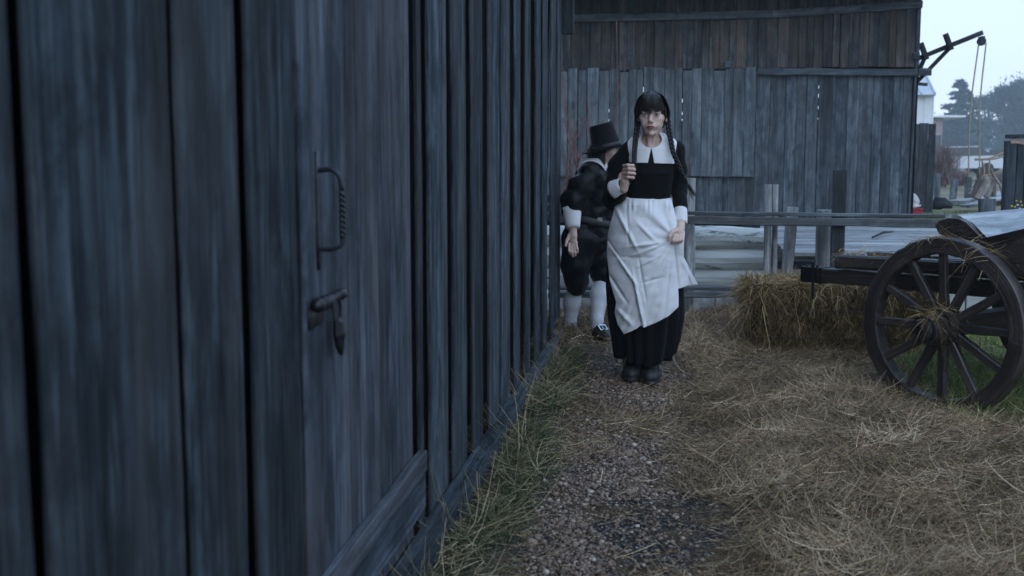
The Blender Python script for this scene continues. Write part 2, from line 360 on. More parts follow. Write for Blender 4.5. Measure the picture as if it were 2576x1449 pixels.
# trampled turf and grass strip at the foot of the plank wall
def d_g(x, y): return (1-.93*np.exp(-(((x+.46)/.14)**2+((y-6.95)/.5)**2)**2))*np.exp(-((x+.585+.02*vnoise(y, y, 2, 3))/.095)**2)*(.18+.82*(vnoise(x, y, 4.6, 11) > -.1))
x, y = scatter(62000, -.69, -.2, 2.6, 7.3, d_g); n = len(x)
P = np.stack([x, y, gh(x, y)-.004], 1)
lean = np.stack([rng.normal(.25, .6, n), rng.normal(0, .6, n), rng.uniform(.5, 1.1, n)], 1)
gr1 = strands(P, lean, rng.gamma(4, .015, n)+.015, rng.uniform(.0009, .0019, n), curl=.45, droop=.5, rnd=np.clip(.24+.26*vnoise(x, y, 4, 12)+rng.normal(0, .17, n), 0, 1), up=np.array([0, 0, 1.]))
k = rng.random(n) < .22; x2 = x[k]; y2 = y[k]; n2 = len(x2)
gr2 = strands(np.stack([x2, y2, gh(x2, y2)+.015], 1), flat_dirs(n2, .3), rng.uniform(.05, .2, n2), rng.uniform(.001, .002, n2), curl=.5, rnd=rng.uniform(.55, 1, n2))
o = build_strands('grass_strip', [gr1, gr2], M['grass'], kind='stuff'); tag(o, 'matted green and dry grass along the foot of the plank wall', 'grass')
# dry grass mounds behind the woman, up to the fence
def d_m(x, y): return (1-.93*np.exp(-(((x+.46)/.16)**2+((y-6.95)/.5)**2)**2))*np.clip((y-6.6)/.6, 0, 1)*(.5+.5*(vnoise(x, y, 4, 15) > -.3))*np.where(x > 1.0, .3, 1)
x, y = scatter(52000, -.9, 1.9, 6.5, 8.15, d_m); n = len(x)
P = np.stack([x, y, gh(x, y)], 1); mo = .04+.05*np.clip(vnoise(x, y, 3, 16), 0, 1)
P[:, 2] += mo*rng.random(n)
D = np.stack([rng.normal(0, 1, n), rng.normal(-.2, .8, n), rng.uniform(.1, 1, n)], 1)
dm = strands(P, D, rng.uniform(.06, .2, n), rng.uniform(.0012, .0025, n), curl=.5, droop=.5, rnd=np.clip(.45+.25*vnoise(x, y, 4, 17)+rng.normal(0, .2, n), 0, 1))
o = build_strands('dry_grass', [dm], M['straw'], kind='stuff'); tag(o, 'pale dry grass growing between the path and the fence', 'grass')
# green grass under and behind the cart
def d_c(x, y): return np.clip((x-1.15)/.25, 0, 1)*np.clip((y-4.9)/.4, 0, 1)
x, y = scatter(60000, 1.05, 3.4, 4.8, 8.4, d_c); n = len(x)
P = np.stack([x, y, gh(x, y)], 1); D = np.stack([rng.normal(0, .6, n), rng.normal(0, .6, n), rng.uniform(.5, 1.2, n)], 1)
gg = strands(P, D, rng.uniform(.05, .14, n), rng.uniform(.0015, .003, n), curl=.3, droop=.3, up=np.array([0, 0, 1.]))
# and beyond the fence on the right
x = rng.uniform(3.2, 9, 9000); y = rng.uniform(14.5, 17.0, 9000); P = np.stack([x, y, gh(x, y)], 1)
D = np.stack([rng.normal(0, .6, 9000), rng.normal(0, .6, 9000), rng.uniform(.5, 1.2, 9000)], 1)
g3 = strands(P, D, rng.uniform(.04, .12, 9000), rng.uniform(.004, .009, 9000), up=np.array([0, 0, 1.]), rnd=rng.uniform(.3, 1, 9000))
o = build_strands('green_grass', [gg, g3], M['green'], kind='stuff'); tag(o, 'fresh green grass under the cart and beyond the fence', 'grass')
# pebbles of the path (real stones)
M['pebble'] = strandmat('pebbles', [(0, (.05, .034, .024)), (.3, (.12, .08, .056)), (.55, (.20, .138, .10)), (.8, (.29, .215, .16)), (1, (.48, .41, .33))], rough=.5, spec=.4)
def d_p(x, y): return np.exp(-((x+.16)/.26)**4)*(.25+.75*(vnoise(x, y, 4.2, 21) > -.45))
x, y = scatter(56000, -.6, .5, 2.7, 7.6, d_p); n = len(x)
ico_v = []; 
for zz, rr, k0 in ((-.9, .45, 0), (-.1, 1, .5), (.6, .78, 0)):
    for j in range(6): a = (j+k0)*math.pi/3; ico_v.append((rr*math.cos(a), rr*math.sin(a), zz))
ico_v.append((0, 0, .95)); ico_v = np.array(ico_v)
ico_f = []
for a in (0, 6):
    for j in range(6): ico_f.append((a+j, a+(j+1) % 6, a+6+(j+1) % 6, a+6+j))
top_f = [(12+j, 12+(j+1) % 6, 18) for j in range(6)]
sz = rng.gamma(2.6, .0013, n)+.0009
S = np.stack([sz*rng.uniform(.8, 1.4, n), sz*rng.uniform(.8, 1.2, n), sz*rng.uniform(.55, .9, n)], 1)
an = rng.random(n)*6.28; V = ico_v[None]*S[:, None]*(1+rng.normal(0, .10, (n, 19, 3)))
ca, sa = np.cos(an)[:, None], np.sin(an)[:, None]
V = np.stack([V[..., 0]*ca-V[..., 1]*sa, V[..., 0]*sa+V[..., 1]*ca, V[..., 2]], -1)
V += np.stack([x, y, gh(x, y)+sz*.35], 1)[:, None]
b_ = (np.arange(n)*19)[:, None, None]
o = mk('gravel', V.reshape(-1, 3), [(np.array(ico_f)[None]+b_).reshape(-1, 4), (np.array(top_f)[None]+b_).reshape(-1, 3)], M['pebble'], smooth=True, attrs={'rnd': np.repeat(np.clip(rng.normal(.5, .22, n), 0, 1), 19)})
tag(o, 'small rounded gravel of the footpath', 'gravel', kind='stuff')

# ================================================================== LEFT PLANK BUILDING
WX = -.737
wy = lambda px: atX(px, 724, WX)[1]
LB = empty('plank_building', (WX-1.6, 3.5, 0), 'dark blue grey plank building filling the left of the view, with a door', 'building')
f = MB(); HT = 3.0
outer = [(-420, -60), (-30, 53), (96, 444), (464, 608), (637, 750), (1053, 1064), (1083, 1126), (1140, 1174), (1188, 1215), (1232, 1257), (1263, 1283), (1296, 1309), (1322, 1334), (1347, 1359), (1365, 1376), (1385, 1396), (1400, 1409)]
for (a, b_) in outer:
    ya, yb = wy(a) if a > -400 else .55, wy(b_)
    if ya > yb: continue
    th = .0055+rng.uniform(-.001, .001)
    f.beam((WX-th, (ya+yb)/2, .04), (WX-th, (ya+yb)/2, HT), (0, (yb-ya)/2, 0), (th, 0, 0), seg=14, cham=.003, jit=.0022)
for (a, b_) in ((-1.6, -1.2), (-1.15, -.7), (-.65, -.2), (-.15, .25), (.3, .5)):
    f.beam((WX-.017, (a+b_)/2, .04), (WX-.017, (a+b_)/2, HT), (0, (b_-a)/2, 0), (.017, 0, 0), seg=4)
f.build('wall', M['left_wood'], LB)
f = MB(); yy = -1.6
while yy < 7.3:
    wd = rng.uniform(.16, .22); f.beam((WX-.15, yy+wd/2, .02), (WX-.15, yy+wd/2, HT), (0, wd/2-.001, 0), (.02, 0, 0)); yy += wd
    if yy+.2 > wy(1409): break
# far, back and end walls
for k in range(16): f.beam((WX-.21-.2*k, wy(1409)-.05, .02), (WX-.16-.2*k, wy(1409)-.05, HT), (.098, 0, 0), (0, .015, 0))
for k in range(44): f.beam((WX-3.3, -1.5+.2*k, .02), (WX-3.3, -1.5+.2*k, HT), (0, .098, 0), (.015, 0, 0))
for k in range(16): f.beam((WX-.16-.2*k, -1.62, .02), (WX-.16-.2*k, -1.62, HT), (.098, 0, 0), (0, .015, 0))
f.build('inner_boarding', M['gap_shade_wood'], LB)
f = MB(); f.beam((WX+.0355, 1.9, .037), (WX+.0355, 5.15, .042), (0, 0, .036), (.035, 0, 0), seg=12, jit=.003, bow=(0, 0, .004))
f.build('base_board', M['left_wood'], LB); f = MB()
f.beam((WX+.029, 5.18, .034), (WX+.029, 7.3, .026), (0, 0, .036), (.027, 0, 0), seg=6, jit=.003)
f.build('base_board', M['left_wood'], LB)
f = MB()
for s_, x0, x1 in ((1, WX+.30, WX-1.75), (-1, WX-3.6, WX-1.75)):
    z0, z1 = HT+.02, HT+1.1
    for k in range(30): f.beam((x0, -1.9+.32*k, z0), (x1, -1.9+.32*k, z1), (0, .155, 0), nrm((-(z1-z0), 0, x1-x0))*.012*(-1 if s_ > 0 else 1))
f.build('roof', M['dark_wood'], LB)
f = MB(); p = atY(1443, 85, wy(1409)+.10)
f.beam(((WX+p[0])/2-.02, p[1], p[2]), ((WX+p[0])/2-.02, p[1]+.0, HT-.05), ((p[0]-WX)/2+.02, 0, 0), (0, .03, 0), seg=3); f.build('corner_bracket', M['dark_wood'], LB)
# door
f = MB(); DR = None
edges = [762, 874, 899, 951, 1034]
for a, b_ in zip(edges[:-1], edges[1:]):
    ya, yb = wy(a), wy(b_); f.beam((WX-.016, (ya+yb)/2, .08), (WX-.016, (ya+yb)/2, 2.6), (0, (yb-ya)/2-.0022, 0), (.017+rng.uniform(0, .002), 0, 0), seg=14, jit=.0014, cham=.005)
DR = f.build('door', M['door_wood'], LB)
f = MB(); y0, y1 = wy(640), wy(1046)
f.beam((WX+.016, y0+.15, .262), (WX+.016, y1, .296), (0, 0, .031), (.014, 0, 0), seg=6, jit=.002)
f.build('ledge', M['door_wood'], DR); f = MB()
f.beam((WX+.013, y0+.15, .190), (WX+.013, y1, .200), (0, 0, .056), (.011, 0, 0), seg=6, jit=.002)
f.build('ledge', M['door_wood'], DR)
hy = wy(797)
f = MB()
zt, zb = atX(800, 430, WX)[2], atX(800, 624, WX)[2]
f.beam((WX+.005, hy, zb-.045), (WX+.005, hy, zt+.04), (0, .007, 0), (.003, 0, 0), cham=.001, seg=4, jit=.0015)
g = spline([(WX, hy+.004, zt), (WX+.035, hy+.004, zt+.003), (WX+.052, hy+.006, zt-.012), (WX+.056, hy+.008, zt-.04)], 10); f.tube(g, .0055, 8)
g = spline([(WX+.056, hy+.008, zb+.022), (WX+.052, hy+.006, zb+.006), (WX+.03, hy+.004, zb-.002), (WX, hy+.004, zb)], 10); f.tube(g, .005, 8)
zz = np.linspace(zt-.04, zb+.022, 34)
for ph in (0, math.pi):        # twisted square bar
    a = np.linspace(0, 4.5*2*math.pi, 34)+ph
    f.tube(np.stack([WX+.056+.0035*np.cos(a), hy+.008+.0035*np.sin(a), zz], 1), .0042, 6)
f.build('door_handle', M['iron'], DR, smooth=True)
f = MB(); by = wy(768); bz = atX(768, 770, WX)[2]
f.beam((WX+.004, by+.004, bz-.03), (WX+.004, by+.10, bz-.026), (0, 0, .022), (.003, 0, 0), cham=.001)
f.tube([(WX+.022, by-.005, bz), (WX+.022, by+.19, bz+.004)], .0085, 10)
for k in range(3): f.tube([(WX+.022, by+.008+.032*k, bz), (WX+.022, by+.02+.032*k, bz)], .0155, 10)
f.tube([(WX+.022, by+.165, bz+.003), (WX+.022, by+.19, bz+.004)], .013, 10)
f.build('door_bolt', M['iron'], DR, smooth=True)
py_ = by+.145; PL = empty('padlock', (WX+.022, py_, bz-.10), 'old iron padlock hanging open from the door bolt', 'padlock')
f = MB(); g = spline([(WX+.020, py_-.011, bz-.055), (WX+.018, py_-.011, bz-.02), (WX+.022, py_, bz+.012), (WX+.026, py_+.011, bz-.02), (WX+.024, py_+.011, bz-.05)], 18); f.tube(g, .004, 8); f.build('shackle', M['iron'], PL, smooth=True)
f = MB(); f.tube([(WX+.022, py_+.004, bz-.045), (WX+.024, py_+.001, bz-.055), (WX+.025, py_, bz-.08), (WX+.026, py_+.004, bz-.105), (WX+.026, py_+.012, bz-.122), (WX+.026, py_+.020, bz-.128)], [.010, .018, .020, .017, .011, .005], 14, sq=(1, .55), ref=(0, 1, 0)); f.tube([(WX+.034, py_, bz-.085), (WX+.038, py_, bz-.085)], .007, 10); f.build('lock_body', M['dark_iron'], PL)

# ================================================================== BARN
YB = 14.4
bx = lambda px, py=300: atY(px, py, YB)[0]
bz_ = lambda py, px=1900: atY(px, py, YB)[2]
BN = empty('barn', (bx(1800), YB+2, .4), 'big weathered grey plank barn behind the fence with rusty brown upper boards', 'barn')
def row(f, px0, px1, pyb, pyt, Y, wpx, th=.013, gaps=None, jt=0, jb=0, seg=8, wj=.25, slit=()):
    p = px0; J = []
    while p < px1-3:
        wdt = wpx*(1+rng.uniform(-wj, wj)); q = min(px1, p+wdt)
        if px1-q < 8: q = px1
        xa, xb = atY(p, 300, Y)[0], atY(q, 300, Y)[0]; g = rng.uniform(.0005, .0018)+(.0012 if wpx == 24 and p < 1760 else 0)+(.004 if slit and abs(q-slit[0]) < 20 else 0)
        
        f.beam(((xa+xb)/2, Y+rng.uniform(0, .004), atY(1900, pyb+rng.uniform(-jb, jb), Y)[2]), ((xa+xb)/2+rng.normal(0, .001), Y+rng.uniform(0, .004), atY(1900, pyt+rng.uniform(-jt, jt), Y)[2]), ((xb-xa)/2-g, 0, 0), (0, th, 0), seg=seg, cham=.006, jit=.0012)
        p = q; J.append(q)
    return J
f = MB(); JU = row(f, 1250, 2306, 172, -30, YB, 23, slit=(2120,), jb=2); f.build('upper_wall', M['barn_upper'], BN)
f = MB(); JL = row(f, 1900, 2292, 545, 180, YB+.03, 31, slit=(2055, 2140)); row(f, 1250, 1900, 545, 420, YB+.03, 30); f.build('lower_wall', M['barn_wood'], BN)
f = MB(); JP = row(f, 1380, 1900, 444, 172, YB-.04, 24, jt=6, jb=1.5, slit=(1460, 1485, 1520, 1555, 1585, 1640, 1665, 1700, 1735)); f.build('nailed_panel', M['barn_pale'], BN)
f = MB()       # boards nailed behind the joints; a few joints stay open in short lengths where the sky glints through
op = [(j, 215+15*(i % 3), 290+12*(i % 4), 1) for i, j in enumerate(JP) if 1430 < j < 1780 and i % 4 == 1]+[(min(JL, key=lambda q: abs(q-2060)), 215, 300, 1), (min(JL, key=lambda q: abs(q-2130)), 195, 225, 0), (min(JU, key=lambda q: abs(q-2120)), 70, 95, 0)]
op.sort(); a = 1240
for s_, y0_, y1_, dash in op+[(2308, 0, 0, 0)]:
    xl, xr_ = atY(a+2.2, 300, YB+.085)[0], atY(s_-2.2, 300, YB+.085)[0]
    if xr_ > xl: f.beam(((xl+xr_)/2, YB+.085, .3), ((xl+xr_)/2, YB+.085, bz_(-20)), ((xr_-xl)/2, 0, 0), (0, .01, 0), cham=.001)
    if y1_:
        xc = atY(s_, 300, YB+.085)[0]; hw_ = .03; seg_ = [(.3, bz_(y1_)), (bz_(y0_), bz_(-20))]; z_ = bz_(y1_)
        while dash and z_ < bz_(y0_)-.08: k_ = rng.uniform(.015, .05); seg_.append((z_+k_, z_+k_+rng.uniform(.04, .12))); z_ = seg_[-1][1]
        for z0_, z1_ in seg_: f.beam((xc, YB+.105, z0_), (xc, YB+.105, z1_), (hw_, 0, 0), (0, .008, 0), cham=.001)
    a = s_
f.build('backing_boards', M['gap_shade_wood'], BN)
f = MB(); f.beam((bx(1902), YB-.035, bz_(180)), (bx(2302), YB-.035, bz_(183, 2300)), (0, 0, .040), (0, .018, 0), seg=8, jit=.003)
f.build('rail_board', M['barn_wood'], BN); f = MB()
f.beam((bx(1430), YB-.05, bz_(40)), (bx(1935), YB-.05, bz_(38)), (0, 0, .045), (0, .03, 0), seg=8, jit=.003)
f.build('eaves_board', M['barn_wood'], BN); f = MB()
f.beam((bx(1935), YB-.045, bz_(38)), (bx(2306), YB-.045, bz_(20)), (0, 0, .045), (0, .03, 0), seg=8, jit=.003)
f.build('eaves_board', M['barn_wood'], BN)
f = MB(); f.beam((bx(1820), YB-.06, bz_(163)), (bx(1834), YB-.06, bz_(163)), (0, 0, .04), (0, .04, 0)); f.build('bracket', M['barn_wood'], BN); f = MB(); f.beam((bx(2287), YB-.07, bz_(147)), (bx(2302), YB-.07, bz_(147)), (0, 0, .04), (0, .05, 0)); f.build('bracket', M['barn_wood'], BN)
f = MB(); xr = bx(2300)
k = 0
while k < 26: f.beam((xr-.02, YB+.08+.2*k, .1), (xr, YB+.08+.2*k, bz_(-30)), (0, .097, 0), (.013, 0, 0), seg=4); k += 1
f.build('side_wall', M['barn_wood'], BN)
f = MB()
for k in range(70):
    xx = bx(1180)+.14*k
    if xx > xr+.3: break
    f.beam((xx, YB-.75, bz_(-6)), (xx, YB+5.4, bz_(-6)+1.9), (.068, 0, 0), (0, -.003, .012), seg=2)
f.build('roof', M['barn_wood'], BN)
# hoist arm beside the barn
HY = YB+.6
hp = lambda x, y, dy=0: atY(x, y, HY+dy)
HO = empty('wooden_hoist', hp(2303, 209), 'timber hoist arm with a pulley and two hanging ropes sticking out past the barn corner', 'hoist')
def stick(f, a, b_, w=.035, t=.04, dy=0, **kw):
    a = hp(*a, dy) if len(a) == 2 else a; b_ = hp(*b_, dy) if len(b_) == 2 else b_; d = nrm(b_-a); s_ = nrm(np.cross(d, (0, 1, 0))); f.beam(a, b_, s_*w, (0, t, 0), **kw)
f = MB(); stick(f, (2285, 157), (2471, 82), .030, seg=4, jit=.002); f.build('boom', M['dark_wood'], HO)
f = MB(); stick(f, (2316, 108), (2331, 150), .028, dy=-.08); f.build('cross_piece', M['dark_wood'], HO); f = MB(); stick(f, (2378, 85), (2393, 126), .028, dy=-.08); f.build('cross_piece', M['dark_wood'], HO)
f = MB(); stick(f, (2388, 122), (2300, 213), .022, dy=.06); f.build('brace', M['dark_wood'], HO); f = MB(); stick(f, (2326, 146), (2302, 200), .022, dy=.1); f.build('brace', M['dark_wood'], HO)
f = MB(); stick(f, (2285, 181), (2342, 181), .045, dy=-.02); f.build('bracket_board', M['fence_wood'], HO); f = MB(); stick(f, (2290, 209), (2332, 213), .018, dy=.03); f.build('bracket_board', M['fence_wood'], HO)
f = MB(); c_ = hp(2469, 104); f.tube([c_-(0, .035, 0), c_-(0, .02, 0), c_+(0, .02, 0), c_+(0, .035, 0)], [.05, .042, .042, .05], 18); f.beam(c_+(0, -.045, .06), c_+(0, -.045, -.05), (.03, 0, 0), (0, .006, 0)); f.beam(c_+(0, .045, .06), c_+(0, .045, -.05), (.03, 0, 0), (0, .006, 0)); f.build('pulley', M['dark_wood'], HO)
M['rope'] = plain('hemp_rope', (.36, .29, .22), rough=.9, nscale=90, namt=.3)
for a, b_ in (((2459, 108), (2432, 446)), ((2478, 108), (2460, 440))):
    f = MB(); A = hp(*a); B_ = hp(*b_); pts = [A+(B_-A)*k+np.array([.02*math.sin(k*5+a[0]), 0, 0]) for k in np.linspace(0, 1, 20)]; f.tube(pts, .009, 6); f.build('rope', M['rope'], HO, smooth=True)
# small plank fence right of the barn
YF = 15.6; f = MB(); row(f, 2262, 2356, 532, 312, YF, 21, jt=3, th=.014)
o = f.build('board_fence', M['barn_wood'], loc=atY(2310, 530, YF)); tag(o, 'short tall fence of grey boards next to the barn corner', 'fence')
# bag on red crate
M['bag'] = plain('plastic_bag', (.55, .52, .50), rough=.5, nscale=12, namt=.35, bstr=.8, bdist=.03)
M['red'] = plain('red_plastic', (.36, .03, .045), rough=.5, nscale=20)
Yb_ = 15.2; c_ = atY(2296, 541, Yb_); f = MB(); f.beam(c_+(-.105, 0, .035), c_+(.105, 0, .035), (0, 0, .045), (0, .09, 0), cham=.008, seg=3); f.beam(c_+(-.112, 0, .078), c_+(.112, 0, .078), (0, 0, .008), (0, .1, 0), cham=.003)
o = f.build('crate', M['red'], loc=c_); tag(o, 'low red plastic crate by the barn corner under the pale bag', 'crate')
zz = np.linspace(0, 1, 12); f = MB(); f.tube([c_+(-.02-.01*math.sin(k*7), 0, .088+.2*k) for k in zz], .115*np.sqrt(1-zz**1.3+.001)*(1+.1*np.sin(zz*14)), 20, bump=.12)
o = f.build('bag', M['bag'], smooth=True, loc=c_+(0, 0, .088)); tag(o, 'pale crumpled bag heaped on the red crate', 'bag')
f = MB(); c_ = atY(2372, 523, 17); f.tube([c_+(-.16, 0, .0), c_+(-.08, 0, .05), c_+(.02, 0, .06), c_+(.13, 0, .02)], [.03, .09, .08, .03], 12, bump=.2); o = f.build('dark_sack', M['dark_wood'], smooth=True, loc=c_); tag(o, 'dark sack lying on the grass at the end of the board fence', 'sack')
# white metal shed
YS = 32; M['white_metal'] = plain('white_sheet_metal', (.72, .74, .74), rough=.4, nscale=2, namt=.06, bstr=0)
M['shed_roof'] = plain('shed_roof_metal', (.45, .48, .50), rough=.4, nscale=2, namt=.1, bstr=0)
sx = lambda px: atY(px, 300, YS)[0]; sz_ = lambda py: atY(2300, py, YS)[2]
SH = empty('metal_shed', (sx(2290), YS+3, .35), 'white corrugated metal shed with a pitched roof behind the board fence', 'shed')
f = MB(); xx = sx(2100)
while xx < sx(2346): f.beam((xx, YS, .3), (xx, YS, sz_(240)), (.06, 0, 0), (0, .02, 0)); f.beam((xx+.11, YS+.02, .3), (xx+.11, YS+.02, sz_(240)), (.06, 0, 0), (0, .015, 0)); xx += .22
for k in range(26): f.beam((sx(2346), YS+.1+.22*k, .3), (sx(2346), YS+.1+.22*k, sz_(240)), (0, .108, 0), (.02, 0, 0))
f.build('wall', M['white_metal'], SH)
f = MB(); xx = sx(2090)
while xx < sx(2352): f.beam((xx, YS-.2, sz_(241)), (xx, YS+2.9, sz_(241)+1.5), (.17, 0, 0), (0, -.02, .02)); f.beam((xx+.17, YS-.2, sz_(241)+.03), (xx+.17, YS+2.9, sz_(241)+1.53), (.02, 0, 0), (0, -.02, .04)); xx += .36
f.build('roof', M['shed_roof'], SH)

# ================================================================== DECK, FENCE, LOG PEN
DZ = .45; f = MB(); DX0 = atZ(1985, 640, DZ)[0]; yy = 8.95; k = 0
while yy < 14.3:
    wd = .145; k += 1; x0 = DX0+.02*rng.random()+max(0, (9.3-yy))*1.2
    f.beam((x0, yy, DZ-.02+rng.uniform(-.004, .004)), (atZ(2400, 600, DZ)[0]+1.0, yy, DZ-.02+rng.uniform(-.004, .004)), (0, wd/2-.006, 0), (0, 0, .018), seg=8, jit=.002, cham=.005); yy += wd
o = DK = empty('deck', (DX0+1, 9, 0), 'low deck of pale wet boards between the fence and the barn', 'deck')
f.build('deck_boards', M['deck_wood'], DK)
f = MB(); f.beam((DX0-.1, 8.87, DZ-.075), (4.6, 8.80, DZ-.075), (0, 0, .035), (0, .03, 0), seg=6, jit=.003)
f.build('edge_beam', M['dark_wood'], DK)
f = MB(); xx = DX0-.08
while xx < 4.5: f.beam((xx, 8.95, -.02), (xx, 8.95, DZ-.12), (.07, 0, 0), (0, .02, 0), seg=2, jit=.004); xx += .15
f.build('skirting', M['lime_wood'], DK)
f = MB(); f.beam(atZ(2095, 598, DZ+.02), atZ(2300, 590, DZ+.02), (0, 0, .010), (0, .02, 0)); 
p = atZ(2195, 597, DZ+.02); q = atZ(2248, 583, DZ+.02)
f = MB(); f.tube([p, (p+q)/2+(0, 0, .02), q], [.010, .014, .006], 6); o = f.build('stick', M['dark_wood'], loc=p); tag(o, 'dark stick lying on the pale deck boards', 'stick')
FY = 8.35; fp = lambda px, py, dy=0: atY(px, py, FY+dy)
FE = empty('rail_fence', fp(2112, 800), 'grey wooden rail fence with a long top rail running behind the bale', 'fence')
f = MB(); a = fp(1380, 549); b_ = fp(2640, 566)
f.beam(a, b_, (0, 0, .032), (0, .02, 0), seg=24, jit=.0025, cham=.006, endj=.01); a2 = fp(1380, 534, .02); b2 = fp(2640, 550, .02)
f.beam(a2+(0, .01, .008), b2+(0, .01, .008), (0, .038, 0), (0, 0, .012), seg=24, jit=.003, cham=.004); f.build('top_rail', M['fence_wood'], FE)
f = MB(); f.beam(fp(1380, 741), fp(1990, 741), (0, 0, .022), (0, .035, 0), seg=12, jit=.003, cham=.006)
f.beam(fp(1380, 725, .06), fp(1990, 725, .06), (0, .05, 0), (0, 0, .012), seg=12, jit=.003, cham=.004); f.build('lower_rail', M['fence_wood'], FE)
f = MB(); p = fp(2113, 428, .07); f.beam((p[0], p[1], -.1), p, (.046, 0, 0), (0, .04, 0), seg=8, jit=.001, rnd=.5); f.build('post', M['post_wood'], FE)
def log_post(px, py, rpx, dy, label, lean=0, split=False, flat=1.0):
    p = fp(px, py, dy); r = rpx*FY/FPX; f = MB(); hgt = p[2]; zz = np.linspace(-.1, hgt, 12)
    pts = [(p[0]+lean*(1-z/hgt), p[1], z) for z in zz]
    if split:
        for s_, ww in ((-1, .56), (1, .40)): f.tube([(q[0]+s_*r*.52, q[1], q[2]) for q in pts], r*ww, 12, bump=.07, sq=(1.0, 1.0) )
    else: f.tube(pts, r*(1+.08*np.sin(zz*9+px)), 16, bump=.06, sq=(1, flat))
    o = f.build('post', M['pale_wood'], smooth=False, loc=(p[0]+lean, p[1], 0)); tag(o, label, 'post', 'rough log posts standing by the rail fence'); return o
log_post(1942, 464, 17, .16, 'tallest rough log post, split down the middle, behind the top rail', lean=.01, split=True)
log_post(1994, 521, 14, .22, 'thin pale log post between the split post and the broad post', lean=-.05)
log_post(2075, 528, 20, .22, 'broad pale log post just left of the square fence post', lean=.0)
log_post(1738, 448, 13, .20, 'pale post right beside the woman, at the end of the log pen', lean=.0)
LP = empty('log_pen', fp(1840, 790, .5), 'low pen wall of horizontal logs with flaking white limewash behind the rail', 'pen')
f = MB(); zz = [(.10, .07), (.245, .08), (.405, .085), (.57, .085)]
for z_, r_ in zz:
    a = fp(1330, 700, .55); b_ = fp(1928, 700, .55); pts = [a+(b_-a)*k for k in np.linspace(0, 1, 14)]
    pts = [np.array((q[0], q[1]+.01*math.sin(i*1.3+z_*9), z_+.006*math.sin(i*.9+z_*20))) for i, q in enumerate(pts)]; f.tube(pts, r_*1.03, 14, bump=.05, ref=(0, 0, 1), sq=(1.0, .8))
f.build('log_wall', M['lime_wood'], LP)
f = MB()
for k in range(8): f.beam((fp(1928, 700)[0]-.04, FY+.65+.16*k, 0), (fp(1928, 700)[0]-.04, FY+.65+.16*k, .7), (0, .075, 0), (.03, 0, 0))
f.build('side_boards', M['dark_wood'], LP)
f = MB(); M['plaster'] = plain('limewash_plinth', (.42, .44, .45), rough=.9, nscale=7, namt=.45, bstr=.8, bdist=.03)
a = fp(1330, 700, .47)[0]; b_ = fp(1930, 700, .47)[0]; k = a
while k < b_: w_ = rng.uniform(.18, .34); f.beam((k, FY+.45, .06), (k+w_-.01, FY+.45, .06), (0, 0, .085), (0, .04, 0), cham=.02, seg=3, jit=.006); k += w_
f.build('plinth', M['plaster'], LP)
f = MB(); a = fp(1330, 500, .9); b_ = fp(1515, 500, .9); RK = o = empty('beam_rack', ((a[0]+b_[0])/2, a[1], 0))
for dz_ in (0, .08): f = MB(); f.beam(a-(0, 0, dz_), b_-(0, 0, dz_), (0, 0, .03), (0, .05, 0), seg=4, jit=.004); f.build('beam', M['dark_wood'], RK)
for xx in (a[0]+.1, b_[0]-.04): f = MB(); f.beam((xx, a[1]+.08, 0), (xx, a[1]+.08, a[2]+.02), (.04, 0, 0), (0, .025, 0)); f.build('leg', M['dark_wood'], RK)
tag(o, 'dark double beam rack behind the man at the building corner', 'rack')
# bare shrub with reddish twigs behind the man
M['twig'] = plain('reddish_bark', (.17, .085, .075), rough=.7, nscale=30)
SB = MB()
def twig(P, r0, r1): SB.tube(spline(P, 14), np.linspace(r0, r1, 14), 6)
sp_ = lambda x, y, dy=0: atY(x, y, 9.7+dy)
T = [[(1545, 640), (1560, 480), (1550, 330), (1553, 200), (1551, 52)], [(1540, 640), (1500, 470), (1455, 420), (1425, 330), (1412, 200)], [(1535, 640), (1480, 520), (1440, 440), (1408, 400)],
     [(1530, 640), (1470, 430), (1428, 300), (1416, 170)], [(1555, 640), (1500, 400), (1482, 320), (1478, 240)], [(1550, 650), (1600, 420), (1640, 300)], [(1560, 650), (1690, 520), (1715, 460), (1737, 405)],
     [(1520, 650), (1440, 520), (1425, 450), (1420, 380)], [(1510, 640), (1430, 560), (1416, 480), (1450, 400)], [(1560, 640), (1574, 420), (1597, 350), (1612, 290)], [(1540, 640), (1470, 480), (1440, 360), (1470, 300)], [(1500, 640), (1445, 500), (1410, 520)],
     [(1538, 640), (1490, 460), (1412, 350)], [(1525, 640), (1452, 470), (1436, 400), (1456, 330)]]
for i, q in enumerate(T):
    P = [sp_(x, y, .1*math.sin(i*2.1+j)) for j, (x, y) in enumerate(q)]; P[0] = np.array((-.35+.03*(i % 5), 9.7+.04*(i % 3), 0))
    twig(P, .009, .003)
    for k in range(5):
        S_ = spline(P, 14)[5+k+(i % 3)]; d = np.array((rng.normal(0, .5), rng.normal(0, .3), rng.uniform(.4, 1)))*rng.uniform(.1, .35); twig([S_, S_+d*.5+(.02, 0, 0), S_+d], .003, .0012)
o = SB.build('bare_shrub', M['twig'], smooth=True, loc=(-.35, 9.7, 0)); tag(o, 'leafless shrub of thin reddish stems against the barn behind the man', 'shrub')
